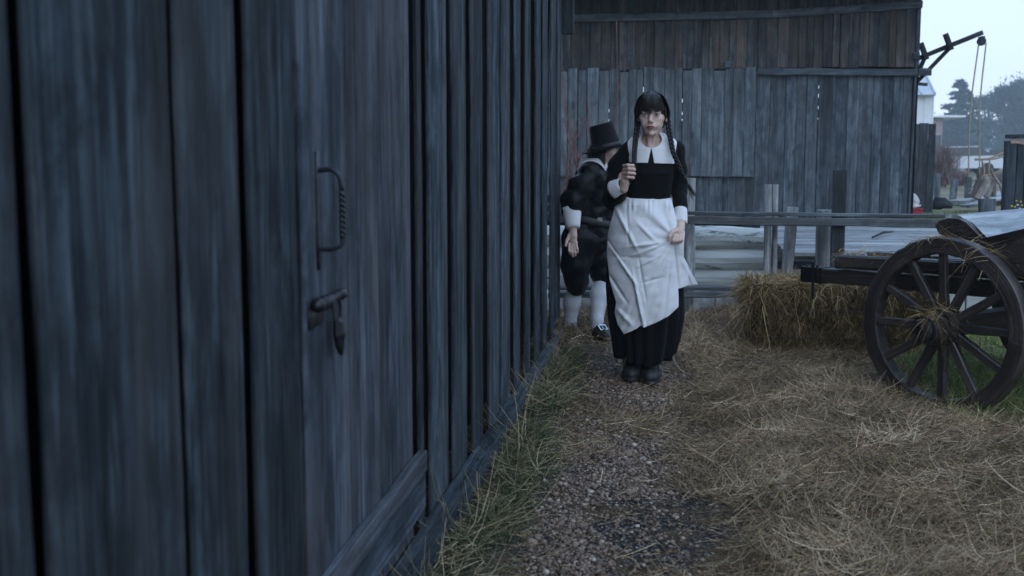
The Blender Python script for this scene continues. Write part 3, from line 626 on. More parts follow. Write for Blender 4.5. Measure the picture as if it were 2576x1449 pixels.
# weed beside the bale
f = MB()
for i in range(16):
    p = fp(1858+rng.uniform(-14, 16), 800, -1.3); p = np.array((p[0], 7.0, 0)); d = np.array((rng.normal(-.05, .10), rng.normal(0, .05), rng.uniform(.15, .30)))
    f.tube(spline([p, p+d*.5+(.01, 0, 0), p+d], 6), np.linspace(.0022, .001, 6), 5)
    for k in range(5):
        s_ = p+d*rng.uniform(.5, 1); e_ = s_+np.array((rng.normal(0, .04), rng.normal(0, .02), rng.uniform(0, .05))); f.tube([s_, e_], [.0012, .0008], 4); f.tube([e_, e_+(0, 0, .006)], [.004, .002], 5)
o = f.build('dry_weed', M['twig'], loc=(p[0], 7.0, 0)); tag(o, 'dry branching weed standing beside the end of the hay bale', 'weed')
# ================================================================== HAY BALE
A = atZ(1903, 904, 0); B_ = atZ(2352, 907, 0); eu = nrm(B_-A); ev = np.array((-eu[1], eu[0], 0)); BL = np.linalg.norm(B_-A); BH = .45; BD = .42
BB = empty('hay_bale', A+eu*BL/2+ev*BD/2, 'rectangular hay bale with loose hay on top, behind the cart wheel', 'hay bale')
def bp(s, d, z): return A+eu*s+ev*d+np.array((0, 0, z))
M['bale'] = plain('packed_hay', (.075, .055, .027), rough=.9, nscale=60, namt=.6, bstr=1.0, bdist=.02)
V = []; F = []; 
def face(o, a, b_, na, nb):
    i0 = len(V)
    for i in range(na+1):
        for j in range(nb+1):
            p = o+a*(i/na)+b_*(j/nb); n_ = nrm(np.cross(a, b_)); V.append(p+n_*(.012*math.sin(i*.9+j*.4)+.008*math.sin(j*1.3-i*.5)-.01))
    for i in range(na):
        for j in range(nb): q = i0+i*(nb+1)+j; F.append((q, q+nb+1, q+nb+2, q+1))
face(bp(0, 0, 0), eu*BL, np.array((0, 0, BH)), 40, 16); face(bp(0, BD, 0), -ev*BD, np.array((0, 0, BH)), 16, 16)
face(bp(0, 0, BH), eu*BL, ev*BD, 40, 16); face(bp(BL, 0, 0), ev*BD, np.array((0, 0, BH)), 16, 16); face(bp(BL, BD, 0), -eu*BL, np.array((0, 0, BH)), 40, 16)
mk('packed_core', V, F, M['bale'], BB, smooth=True)
def on(n, o, a, b_, out_, spread_, lay, L0, L1, rr, droop=0, curl=.3, bias=None):
    u_ = rng.random(n); v_ = rng.random(n); P = o+a*u_[:, None]+b_*v_[:, None]+out_*(rng.random(n)*lay)[:, None]
    D = np.outer(rng.normal(0, 1, n), nrm(a))+np.outer(rng.normal(0, 1, n), nrm(b_)) if bias is None else np.outer(rng.normal(0, .35, n), nrm(a))+np.outer(rng.normal(bias, .5, n), nrm(b_))
    D = D+np.outer(rng.normal(spread_*.4, spread_, n), out_)
    return strands(P, D, rng.uniform(L0, L1, n), rng.uniform(.001, .002, n), curl=curl, droop=droop, rnd=np.clip(rng.uniform(*rr, n)+.12*np.sin(u_*21+v_*7), 0, 1))
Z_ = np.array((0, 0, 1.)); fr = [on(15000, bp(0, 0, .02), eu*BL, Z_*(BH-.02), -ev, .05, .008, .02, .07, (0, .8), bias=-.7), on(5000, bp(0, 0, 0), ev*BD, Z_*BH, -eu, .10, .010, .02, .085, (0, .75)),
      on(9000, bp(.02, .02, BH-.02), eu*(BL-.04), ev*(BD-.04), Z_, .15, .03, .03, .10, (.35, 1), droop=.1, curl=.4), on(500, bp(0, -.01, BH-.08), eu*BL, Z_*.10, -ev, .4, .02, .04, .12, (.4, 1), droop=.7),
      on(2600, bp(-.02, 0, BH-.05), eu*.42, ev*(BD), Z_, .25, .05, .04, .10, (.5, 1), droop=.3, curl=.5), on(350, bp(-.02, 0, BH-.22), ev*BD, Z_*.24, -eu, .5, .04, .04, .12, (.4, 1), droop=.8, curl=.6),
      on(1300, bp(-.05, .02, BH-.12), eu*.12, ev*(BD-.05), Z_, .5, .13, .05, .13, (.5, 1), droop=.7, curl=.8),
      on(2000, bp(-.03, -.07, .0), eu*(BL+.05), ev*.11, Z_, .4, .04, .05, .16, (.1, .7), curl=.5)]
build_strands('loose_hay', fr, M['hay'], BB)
M['twine'] = plain('blue_twine', (.05, .06, .09), rough=.8)
for zf in (.30, .66):
    f = MB(); f.tube([bp(-.006, -.006, BH*zf), bp(BL*.5, -.012, BH*zf-.006), bp(BL+.006, -.006, BH*zf), bp(BL+.006, BD, BH*zf), bp(-.006, BD, BH*zf), bp(-.006, -.006, BH*zf)], .0022, 5); f.build('twine', M['twine'], BB)
# ================================================================== CART
Rh = np.array((math.cos(TH), math.sin(TH), 0)); Fh = np.array((-math.sin(TH), math.cos(TH), 0)); PHI = R(54)
cu = Rh*math.cos(PHI)-Fh*math.sin(PHI); cq = Rh*math.sin(PHI)+Fh*math.cos(PHI); cz = np.array((0, 0, 1.))
def at_depth(px, py, D): return C0+ray(px, py)*D
HUB = at_depth(2372, 822, 5.22); WR = HUB[2]+.012
CT = empty('farm_cart', (HUB[0]+cq[0]*.5, HUB[1]+cq[1]*.5, 0), 'old dark wooden farm cart with big spoked wheels and a pale seat board', 'cart')
def cp(s, q, z): return np.array((HUB[0], HUB[1], 0))+cu*s+cq*q+cz*z
def wheel(q0):
    c_ = cp(0, q0, HUB[2]); Wh = empty('wheel', (0, 0, 0)); Wh.parent = CT; Wh.location = Vector(c_-wloc(CT))
    f = MB(); n = 72; ro, ri, hw = WR, WR-.078, .036; V = []; F = []; G = []
    for i in range(n):
        a = 2*math.pi*i/n; d = cu*math.cos(a)+cz*math.sin(a); jj = .0018*math.sin(i*3.1)+.0015*math.sin(i*7.7); gapc = .003 if i % 12 == 0 else 0
        for (r_, h_) in ((ro-.006, -hw), (ro+jj, -hw+.006), (ro+jj, hw-.006), (ro-.006, hw), (ri+.006, hw), (ri+jj, hw-.006), (ri+jj, -hw+.006), (ri+.006, -hw)): V.append(c_+d*(r_-gapc)+cq*(h_*(1-gapc*20))); G.append((a*ro, r_, h_))
    for i in range(n):
        i2 = (i+1) % n
        for j in range(8): F.append((i*8+j, i2*8+j, i2*8+(j+1) % 8, i*8+(j+1) % 8))
    f.add(V, F, G, .5); f.build('rim', M['cart_wood'], Wh)
    f = MB(); zz = np.array([-.175, -.172, -.13, -.128, -.085, -.083, -.045, 0, .045, .06, .12, .122]); rr = np.array([.040, .052, .056, .064, .066, .083, .086, .092, .086, .075, .06, .03])
    f.tube([c_+cq*z_ for z_ in zz], rr, 28, ref=cu); f.build('hub', M['cart_wood'], Wh, smooth=False)
    f = MB()
    for z_, r_ in ((-.155, .060), (-.07, .0875), (.05, .089)): f = MB(); f.tube([c_+cq*(z_-.008), c_+cq*(z_+.008)], r_, 28, ref=cu); f.build('hub_band', M['dark_iron'], Wh)
    f = MB()
    f.tube([c_+cq*-.20, c_+cq*-.17], .022, 12, ref=cu); f.build('axle_end', M['dark_iron'], Wh)
    for k in range(12):
        a = R(90+2)+k*2*math.pi/12; d = cu*math.cos(a)+cz*math.sin(a); tdir = -cu*math.sin(a)+cz*math.cos(a)
        f = MB(); f.beam(c_+d*.075+cq*.008, c_+d*(WR-.07)+cq*-.004, tdir*.022, cq*.018, seg=6, cham=.005, jit=.0008, taper=.82); f.build('spoke', M['cart_wood'], Wh)
wheel(0); wheel(1.15)
f = MB(); f.beam(cp(0, .1, HUB[2]), cp(0, 1.05, HUB[2]), cu*.045, cz*.045, seg=3); f.tube([cp(0, -.19, HUB[2]), cp(0, 1.34, HUB[2])], .022, 10); f.build('axle', M['cart_wood'], CT)
zl = at_depth(2007, 690, 5.9)[2]
f = MB(); p0 = at_depth(2006, 690, 6.0); p0 = cp(np.dot(p0-HUB, cu), .16, p0[2]); f.beam(p0, cp(.75, .16, .60), cz*.037, cq*.04, seg=10, jit=.0015, cham=.007); s0 = np.dot(p0-HUB, cu); f.build('side_beam', M['cart_wood'], CT); f = MB(); f.beam(cp(s0+.1, .95, .58), cp(.75, .95, .60), cz*.037, cq*.04, seg=6, jit=.0015, cham=.007); f.build('side_beam', M['cart_wood'], CT)
f = MB(); f.beam(cp(s0-.006, .16, p0[2]), cp(s0+.10, .16, p0[2]), cz*.042, cq*.045, cham=.004); f.beam(cp(s0+.115, .16, p0[2]), cp(s0+.13, .16, p0[2]), cz*.044, cq*.047, cham=.004)
f.tube([cp(s0+.075, .12, p0[2]+.07), cp(s0+.075, .12, p0[2]-.10), cp(s0+.08, .12, p0[2]-.13)], [.008, .008, .005], 8)
for k in (.02, .05, .085): f.tube([cp(s0+k, .14, p0[2]+.04), cp(s0+k, .14, p0[2]+.052)], .008, 8)
f.build('beam_iron', M['dark_iron'], CT)
f = MB(); s1 = s0+.225; f.beam(cp(s1, .15, .655), cp(.75, .15, .70), cz*.035, cq*.045, seg=10, jit=.0015, cham=.01); f.build('upper_beam', M['cart_wood'], CT); f = MB(); f.beam(cp(s1, .95, .655), cp(.75, .95, .70), cz*.035, cq*.045, seg=6, jit=.0015, cham=.01)
f.build('upper_beam', M['cart_wood'], CT)
f = MB()
for k, q in enumerate((.27, .40, .53, .66, .79)): f.beam(cp(s1+.12+.04*(k % 2), q, .70), cp(.95, q, .725), cq*.058, cz*.010, seg=8, jit=.002, cham=.003)
f.build('bed_board', M['cart_wood'], CT)
f = MB(); f.beam(cp(-.12, .19, .708), cp(.55, .19, .722), cq*.03, cz*.008, seg=4, jit=.001); f.build('edge_strip', M['seat_wood'], CT)
f = MB()
for k in range(5): f.beam(cp(.10+.0*k, .62, .30+.075*k), cp(1.1, .62, .30+.075*k), cz*.035, cq*.012, seg=4, jit=.001)
f.beam(cp(.12, .60, .25), cp(.12, .60, .68), cu*.03, cq*.016); f.beam(cp(.5, .60, .25), cp(.5, .60, .68), cu*.025, cq*.016); f.build('side_panel', M['dark_wood'], CT)
f = MB(); f.beam(cp(-.28, .5, .60), cp(.28, .5, .50), cz*.018, cq*.02, seg=2); f.build('brace', M['seat_wood'], CT)
# pale seat board and its dark shaped end
sd_ = 5.02
prof = [(2352, 568), (2362, 556), (2384, 549), (2412, 551), (2430, 560), (2446, 582), (2462, 600), (2488, 608), (2530, 612), (2556, 606), (2580, 590), (2640, 560), (2640, 700), (2560, 690), (2500, 668), (2450, 628), (2420, 602), (2385, 598), (2362, 588)]
def onplane(px, py, q):   # the cart side plane at offset q
    d = ray(px, py); o_ = cp(0, q, 0); return C0+d*(np.dot(o_-C0, cq)/np.dot(d, cq))
f = MB(); P = [onplane(x, y, .10) for x, y in prof]; f.prism(P[::-1], cq*.05); f.build('shaped_end', M['cart_wood'], CT)
up_ = np.array((0, 0, .004)); V = []; F = []; nu, nv = 24, 14
a_ = [at_depth(2378, 549, 5.30), at_depth(2450, 542, 5.5), at_depth(2700, 518, 5.4)]; d_ = [onplane(2436, 566, .145), onplane(2470, 603, .145), onplane(2540, 613, .145), onplane(2660, 575, .145)]
TA = spline(a_, nu+1); TD = spline(d_, nu+1)
for i in range(nu+1):
    for j in range(nv+1):
        k = j/nv; p = TA[i]*(1-k)+TD[i]*k; p = p+up_*3+np.array((0, 0, .02*math.sin(k*math.pi)*(1-i/nu*.3))); V.append(p)
n1 = len(V); G = [(0, 0, 0)]*0
G = [((i/nu)*.9, (j/nv)*.35, 0) for i in range(nu+1) for j in range(nv+1)]*2
V = V+[v-np.array((0, 0, .028)) for v in V]; I = np.arange((nu+1)*(nv+1)).reshape(nu+1, nv+1)
for i in range(nu):
    for j in range(nv): q = (I[i, j], I[i, j+1], I[i+1, j+1], I[i+1, j]); F.append(q); F.append(tuple(x+n1 for x in q[::-1]))
for i in range(nu): F.append((I[i, 0], I[i+1, 0], I[i+1, 0]+n1, I[i, 0]+n1)); F.append((I[i+1, nv], I[i, nv], I[i, nv]+n1, I[i+1, nv]+n1))
for j in range(nv): F.append((I[0, j+1], I[0, j], I[0, j]+n1, I[0, j+1]+n1)); F.append((I[nu, j], I[nu, j+1], I[nu, j+1]+n1, I[nu, j]+n1))
f = MB(); f.add(V, F, G, .5); f.build('seat_board', M['seat_wood'], CT)
# straw caught on cart
pp = []
def caught(n, c_, r_, L0=.05, L1=.16, drp=.6): 
    P = c_+rng.normal(0, 1, (n, 3))*np.array(r_); pp.append(strands(P, flat_dirs(n, .35), rng.uniform(L0, L1, n), rng.uniform(.0008, .0016, n), curl=.6, droop=drp, rnd=rng.uniform(.4, 1, n)))
for s_ in np.linspace(s1, -.3, 9): caught(26, cp(s_, .17, .705), (.04, .03, .004), .03, .10)
caught(70, HUB+cz*.095-cq*.06, (.035, .045, .012)); caught(60, HUB-cq*.12+cz*.07, (.03, .03, .01))
for a in np.linspace(.9, 2.0, 14): caught(8, HUB+(cu*math.cos(a)+cz*math.sin(a))*(WR+.004), (.03, .03, .003))
caught(60, cp(-.1, .3, .73), (.12, .08, .006), .03, .1); caught(40, cp(-.25, .3, .62), (.04, .04, .05)); caught(70, cp(.35, .3, .6), (.06, .06, .03))
build_strands('caught_hay', pp, M['hay'], CT)
# ================================================================== RIGHT BACKGROUND
YR = 12.2; f = MB(); xx0 = atY(2528, 450, YR)[0]; k = 0; x_ = xx0
ztop = atY(2550, 352, YR)[2]
while x_ < xx0+.85: wd = rng.uniform(.05, .11); f.beam((x_+wd/2, YR, .2), (x_+wd/2, YR, ztop+rng.uniform(-.03, .02)), (wd/2-.003, 0, 0), (0, .03, 0), seg=6, jit=.002); x_ += wd
y_ = YR
for k in range(2): f.beam((xx0+.03, YR+.06+.05*k, .2), (xx0+.03, YR+.06+.05*k, ztop-.01), (0, .024, 0), (.02, 0, 0), seg=4)
HT_ = empty('charred_plank_hut', (xx0+.4, YR+.3, .3), 'dark charred plank hut with a splintered pale top at the right edge', 'hut'); f.build('wall', M['dark_wood'], HT_)
f = MB(); f.beam((xx0+.0, YR, ztop+.035), (xx0+.9, YR, ztop+.05), (0, .07, 0), (0, 0, .02), seg=8, jit=.006); f.build('cap_board', M['dark_wood'], HT_)
M['split'] = wood('splintered_wood', (.25, .17, .14), (.5, .38, .33), rough=.9)
f = MB(); f.beam((xx0+.03, YR-.035, ztop-.02), (xx0+.6, YR-.035, ztop-.03), (0, 0, .018), (0, .008, 0), seg=12, jit=.007); f.build('split_edge', M['split'], HT_)
M['yellow'] = plain('yellow_petals', (.62, .50, .08), rough=.6, bstr=0); M['white_p'] = plain('white_petals', (.7, .72, .75), rough=.6, bstr=0)
M['stem'] = plain('stem_green', (.05, .09, .03), rough=.6, bstr=0)
FL = empty('flower_plant', atY(2555, 540, YR-.35)*np.array((1, 1, 0))+np.array((0, 0, .2)), 'thin plant with small yellow and white flowers before the charred hut', 'flowers')
f = MB(); f2 = MB(); f3 = MB(); b0 = wloc(FL)+np.array((0, 0, -.1))
for x, y, w_ in ((2557, 505, 0), (2568, 507, 0), (2553, 520, 0), (2565, 524, 1), (2560, 515, 1), (2571, 516, 0), (2545, 518, 0)):
    p = atY(x, y, YR-.35); f.tube(spline([b0, (b0+p)/2+(.01, 0, 0), p], 6), .002, 5); g_ = f3 if w_ else f2
    for j in range(6): a = j*1.05; g_.beam(p, p+np.array((math.cos(a)*.008, -.004, math.sin(a)*.008)), (0, .003, 0), (.003*math.sin(a), 0, -.003*math.cos(a)), cham=.001)
f.build('stem', M['stem'], FL); f2.build('yellow_blossom', M['yellow'], FL); f3.build('white_blossom', M['white_p'], FL)
def gz(px, py, Y): p = atY(px, py, Y); return p
def stump(px, pyt, pyb, hw, Y, lean, label, mat='barn_pale', cat='post'):
    a = gz(px, pyb, Y); b_ = gz(px+lean, pyt, Y); r = hw*Y/FPX; zt_ = float(gh(a[0], a[1])); a = np.array((a[0], a[1], min(a[2], zt_)-.1)); f = MB()
    f.tube(np.linspace(a, b_, 6), np.linspace(r*.86, r, 6), 18, bump=.07); o = f.build('log_post', M[mat], loc=a*np.array((1, 1, 0))+(0, 0, zt_)); tag(o, label, cat, 'log posts beyond the fence'); return o
stump(2483, 500, 545, 20, 15.2, 2, 'short thick stump post with a flat grooved top in front of the scrap planks')
stump(2358, 437, 485, 8, 24, 0, 'pale upright post right beside the end of the board fence')
stump(2396, 450, 490, 9, 23, 5, 'leaning grey post between the pale post and the hanging ropes')
stump(2434, 445, 475, 8, 24, 2, 'dark short post right under the end of the left hanging rope', 'fence_wood')
# scrap planks
SC = [((2412, 512), (2474, 500), .16), ((2425, 519), (2480, 511), .12), ((2470, 503), (2530, 490), .17), ((2490, 494), (2535, 484), .14), ((2405, 508), (2440, 502), .10)]
for i, (a, b_, w_) in enumerate(SC):
    pa = atZ(a[0], a[1], .40+.03*i); pb = atZ(b_[0], b_[1], .46+.02*i); d = nrm(pb-pa); s_ = nrm(np.cross((0, 0, 1), d)); f = MB(); f.beam(pa, pb, s_*w_*1.4, np.cross(d, s_)*.02, seg=3, jit=.004)
    o = f.build('scrap_plank', M['deck_wood'], loc=(pa+pb)/2); tag(o, ['pale scrap plank lying lowest on the ground left of the stump post', 'narrow scrap plank touching the stump post on its left', 'wide scrap plank sloping up behind the stump post', 'scrap plank highest in the pile beside the charred hut', 'short scrap plank at the far left of the plank pile'][i], 'plank', 'scrap planks beyond the fence')
# rope trestle (old loom like frame)
YT = 18.5; tp = lambda x, y, dy=0: atY(x, y, YT+dy)
TR = empty('rope_trestle', tp(2480, 500), 'weathered trestle frame of crooked poles strung with ropes beyond the scrap planks', 'trestle')
M['driftwood'] = wood('driftwood', (.16, .14, .13), (.36, .33, .31), rough=.9, fine=14)
for a, b_, r_ in (((2447, 498), (2466, 420), .10), ((2455, 500), (2478, 448), .13), ((2500, 495), (2492, 425), .08), ((2528, 510), (2500, 440), .06), ((2467, 495), (2470, 405), .03), ((2480, 497), (2500, 455), .10), ((2436, 488), (2470, 462), .02), ((2436, 478), (2466, 455), .02), ((2447, 455), (2520, 428), .035)):
    f = MB(); A_ = tp(*a); B2 = tp(*b_); f.tube(spline([A_, (A_+B2)/2+(.03, .02, .02), B2], 8), np.linspace(r_*.5, r_*.3, 8), 9, bump=.12); f.build('pole', M['driftwood'], TR)
for a, m_, b_ in (((2452, 400), (2490, 398), (2529, 382)), ((2452, 402), (2500, 400), (2529, 390)), ((2462, 445), (2500, 437), (2529, 425)), ((2470, 402), (2476, 430), (2470, 450)), ((2490, 400), (2488, 430), (2496, 452))):
    f = MB(); f.tube(spline([tp(*a), tp(*m_), tp(*b_)], 10), .014, 6); f.build('rope', M['rope'], TR, smooth=True)
# parked cars far away
M['car_paint'] = plain('white_car_paint', (.62, .64, .66), rough=.3, nscale=1, namt=.03, bstr=0); M['glass'] = plain('car_glass', (.03, .04, .05), rough=.1, spec=.8, nscale=1, bstr=0)
M['tyre'] = plain('tyre', (.02, .02, .02), rough=.8, bstr=0); M['car_dark'] = plain('grey_car_paint', (.16, .18, .20), rough=.3, nscale=1, bstr=0)
def car(px, pyb, Y, paint, label, flip=1):
    c_ = atY(px, 420, Y); c_[2] = float(gh(c_[0], c_[1])); L = 2.1
    E = empty('parked_car', c_, label, 'car', 'cars parked far behind the yard')
    def S(pts, y0, y1, name, mat):
        f = MB(); f.prism([c_+np.array((flip*x, y0, z)) for x, z in pts][::flip], (0, y1-y0, 0)); return f.build(name, mat, E)
    S([(-L, .35), (-L, .75), (-L+.9, .95), (L-.5, 1.0), (L, .85), (L, .35)], -.85, .85, 'body', paint)
    S([(-L+.95, .96), (-L+1.6, 1.42), (L-1.2, 1.45), (L-.5, 1.0)], -.75, .75, 'cabin', M['glass'])
    S([(-L+1.55, 1.425), (-L+1.65, 1.47), (L-1.25, 1.49), (L-1.15, 1.45)], -.72, .72, 'car_roof', paint)
    for x in (-1.3, 1.3):
        
        for y_ in (-.88, .68): f = MB(); f.tube([c_+np.array((flip*x, y_, .32)), c_+np.array((flip*x, y_+.2, .32))], .32, 18); f.build('wheel', M['tyre'], E)
    return E
car(2408, 430, 62, M['car_paint'], 'white car parked far off by the bare shrub, left of the hanging ropes')
car(2440, 425, 76, M['car_paint'], 'white car parked farther back behind the nearer white car', -1)
car(2505, 425, 74, M['car_dark'], 'grey car parked under the trees right of the hanging ropes')
# ---------------------------------------------------------------- trees
M['leaf'] = strandmat('foliage', [(0, (.012, .03, .022)), (.5, (.028, .055, .034)), (1, (.06, .09, .045))], rough=.7)
M['fir'] = strandmat('fir_needles', [(0, (.010, .028, .024)), (.5, (.022, .048, .036)), (1, (.045, .075, .05))], rough=.7)
M['bark'] = plain('bark', (.06, .05, .045), rough=.9, nscale=6)
M['bare'] = strandmat('bare_twigs', [(0, (.12, .085, .08)), (1, (.26, .19, .18))], rough=.8)
def quads(P, sz):
    n = len(P); a = rng.normal(size=(n, 3)); a /= np.linalg.norm(a, axis=1)[:, None]; b_ = np.cross(a, rng.normal(size=(n, 3))); b_ /= np.linalg.norm(b_, axis=1)[:, None]
    s_ = (sz*rng.uniform(.5, 1.2, n))[:, None]; V = np.stack([P-a*s_, P-b_*s_*.45, P+a*s_, P+b_*s_*.45], 1); return V.reshape(-1, 3), np.arange(4*n).reshape(n, 4)
def tree(px, pyt, hwpx, Y, kind, label, seed, n=7000, low=.12):
    Y = Y*2.15
    r = np.random.default_rng(seed); b0 = atY(px, 420, Y); b0[2] = float(gh(b0[0], b0[1])); top = atY(px, pyt, Y)[2]; H = top-b0[2]; W_ = hwpx*Y/FPX
    E = empty('conifer_tree' if kind == 'fir' else 'broad_tree', b0, label, 'tree', 'trees far behind the yard')
    f = MB(); f.tube([b0+np.array((.15*math.sin(k*4+seed), 0, H*k)) for k in np.linspace(0, .9, 8)], np.linspace(.03*H, .006*H, 8)+.02, 8, bump=.1)
    P = []; rn = []
    if kind == 'fir':
        nb = 110
        for i in range(nb):
            k = low+(1-low)*(i/nb)**.9; a = r.random()*6.28; Lb = W_*(1-k)**.62*r.uniform(.7, 1.1)+.25; z = H*k
            m_ = max(8, int(n/nb*(.3+1.4*(1-k)))); q = r.random(m_)**.7
            pts = np.stack([np.cos(a)*Lb*q, np.sin(a)*Lb*q, z-.25*Lb*q+.1*Lb*q*q], 1)+r.normal(0, 1, (m_, 3))*np.array((.13, .13, .07))*(.4+Lb*.35)*1.4; P.append(b0+pts); rn.append(np.clip(r.normal(.5, .2)+r.normal(0, .12, m_), 0, 1))
            f.tube([b0+(0, 0, z), b0+np.array((np.cos(a)*Lb*.8, np.sin(a)*Lb*.8, z-.2*Lb))], [.03, .01], 4)
    else:
        nb = 46
        for i in range(nb):
            k = low+(1-low)*r.random()**.8; a = r.random()*6.28; rad = W_*math.sqrt(max(.02, 1-((k-.5)/.55)**2))*r.random()**.5; c_ = np.array((np.cos(a)*rad, np.sin(a)*rad, H*(k*.93)))
            m_ = int(n/nb); cs = r.uniform(.10, .2)*H*.5; pts = c_+r.normal(0, 1, (m_, 3))*np.array((1, 1, .62))*cs*.75; P.append(b0+pts); rn.append(np.clip(r.normal(.5, .25)+r.normal(0, .12, m_), 0, 1))
            f.tube([b0+(0, 0, H*max(.15, k*.5)), b0+c_*.6+(0, 0, H*k*.2), b0+c_], [.012*H, .006*H, .002*H], 5)
    P = np.vstack(P); f.build('trunk', M['bark'], E); V, F = quads(P, H*.018+.05)
    mk('crown', V, F, M['fir'] if kind == 'fir' else M['leaf'], E, attrs={'rnd': np.repeat(np.concatenate(rn), 4)})
    return E
tree(2407, 200, 74, 78, 'fir', 'bluish pointed fir seen between the white shed and the hanging ropes', 1, 16000, .03)
tree(2482, 232, 58, 92, 'broad', 'dark rounded tree seen right behind the hanging ropes', 2, 8000)
tree(2535, 212, 66, 84, 'broad', 'tall dark tree behind the rope trestle, partly above the hut', 3, 12000)
tree(2585, 190, 66, 90, 'broad', 'tallest dark tree cut off by the right edge of the view', 4, 9000)
tree(2440, 285, 66, 92, 'broad', 'lower tree filling the gap behind the fir and the ropes', 5, 11000, .0)
tree(2365, 300, 40, 105, 'broad', 'low tree behind the white shed, left of the fir', 6, 6000, .02)
tree(2640, 215, 60, 82, 'broad', 'dark tree just beyond the right edge of the view', 8, 6000)
tree(2320, 290, 70, 120, 'broad', 'distant tree mostly hidden by the barn', 9, 5000, .02)
# understory hedge closing the horizon
# bare reddish bushes
def bush(px, pyt, pyb, hw, Y, seed, label):
    r = np.random.default_rng(seed); b0 = atY(px, pyb, Y); b0[2] = float(gh(b0[0], b0[1])); H = atY(px, pyt, Y)[2]-b0[2]; W_ = hw*Y/FPX; n = 700
    P = b0+np.stack([r.normal(0, .25, n)*W_, r.normal(0, .25, n)*W_, r.random(n)*H*.5], 1); D = np.stack([r.normal(0, .5, n)*W_/H, r.normal(0, .5, n)*W_/H, r.uniform(.5, 1, n)], 1)
    v, f_, q = strands(P, D, H*r.uniform(.25, .6, n), r.uniform(.006, .012, n), curl=.25, rnd=r.random(n)); o = mk('bare_bush', v, f_, M['bare'], loc=b0, attrs={'rnd': q}); tag(o, label, 'bush', 'bare bushes beyond the yard')
bush(2372, 350, 450, 50, 34, 1, 'pinkish leafless bush beyond the board fence, nearest the fence')
bush(2415, 425, 455, 34, 36, 2, 'low leafless bush in front of the nearer white car')
bush(2515, 430, 460, 34, 40, 4, 'low leafless bush behind the rope trestle')
# house with pale flat roof far behind
M['brick'] = plain('pale_brick', (.34, .27, .26), rough=.9, nscale=4, namt=.2)
YH = 70; hb = atY(2340, 420, YH); HS = empty('far_house', (hb[0], YH+2, .35), 'low pale house with a white flat roof far behind the bare bushes', 'house')
f = MB(); xa, xb = atY(2250, 300, YH)[0], atY(2372, 300, YH)[0]; zt_ = atY(2350, 299, YH)[2]; f.beam(((xa+xb)/2, YH+2, .2), ((xa+xb)/2, YH+2, zt_), ((xb-xa)/2, 0, 0), (0, 2, 0), cham=.02); f.build('wall', M['brick'], HS)
f = MB(); f.beam((xa-.3, YH+2, zt_+.12), (atY(2425, 300, YH)[0], YH+2, zt_+.12), (0, 2.4, 0), (0, 0, .06), cham=.02); f.build('roof', M['white_metal'], HS)
f = MB()
for k in range(3): x_ = xa+(xb-xa)*(.35+.25*k); f.beam((x_, YH-.02, 1.5), (x_, YH-.02, 2.6), (.35, 0, 0), (0, .03, 0))
f.build('window', M['glass'], HS)
# haze
m = bpy.data.materials.new('haze'); m.use_nodes = True; t = m.node_tree; t.nodes.clear(); o_ = t.nodes.new('ShaderNodeOutputMaterial'); pv = t.nodes.new('ShaderNodeVolumePrincipled')
pv.inputs['Color'].default_value = (.80, .90, 1.0, 1); pv.inputs['Density'].default_value = .0015; pv.inputs['Anisotropy'].default_value = 0; t.links.new(pv.outputs[0], o_.inputs['Volume'])
f = MB(); V = [(x, y, z) for z in (-1.5, 19) for x, y in ((-235, -45), (235, -45), (235, 245), (-235, 245))]; o = mk('haze', V, [(3, 2, 1, 0), (4, 5, 6, 7), (0, 1, 5, 4), (1, 2, 6, 5), (2, 3, 7, 6), (3, 0, 4, 7)], m); o['kind'] = 'stuff'; o.display_type = 'WIRE'
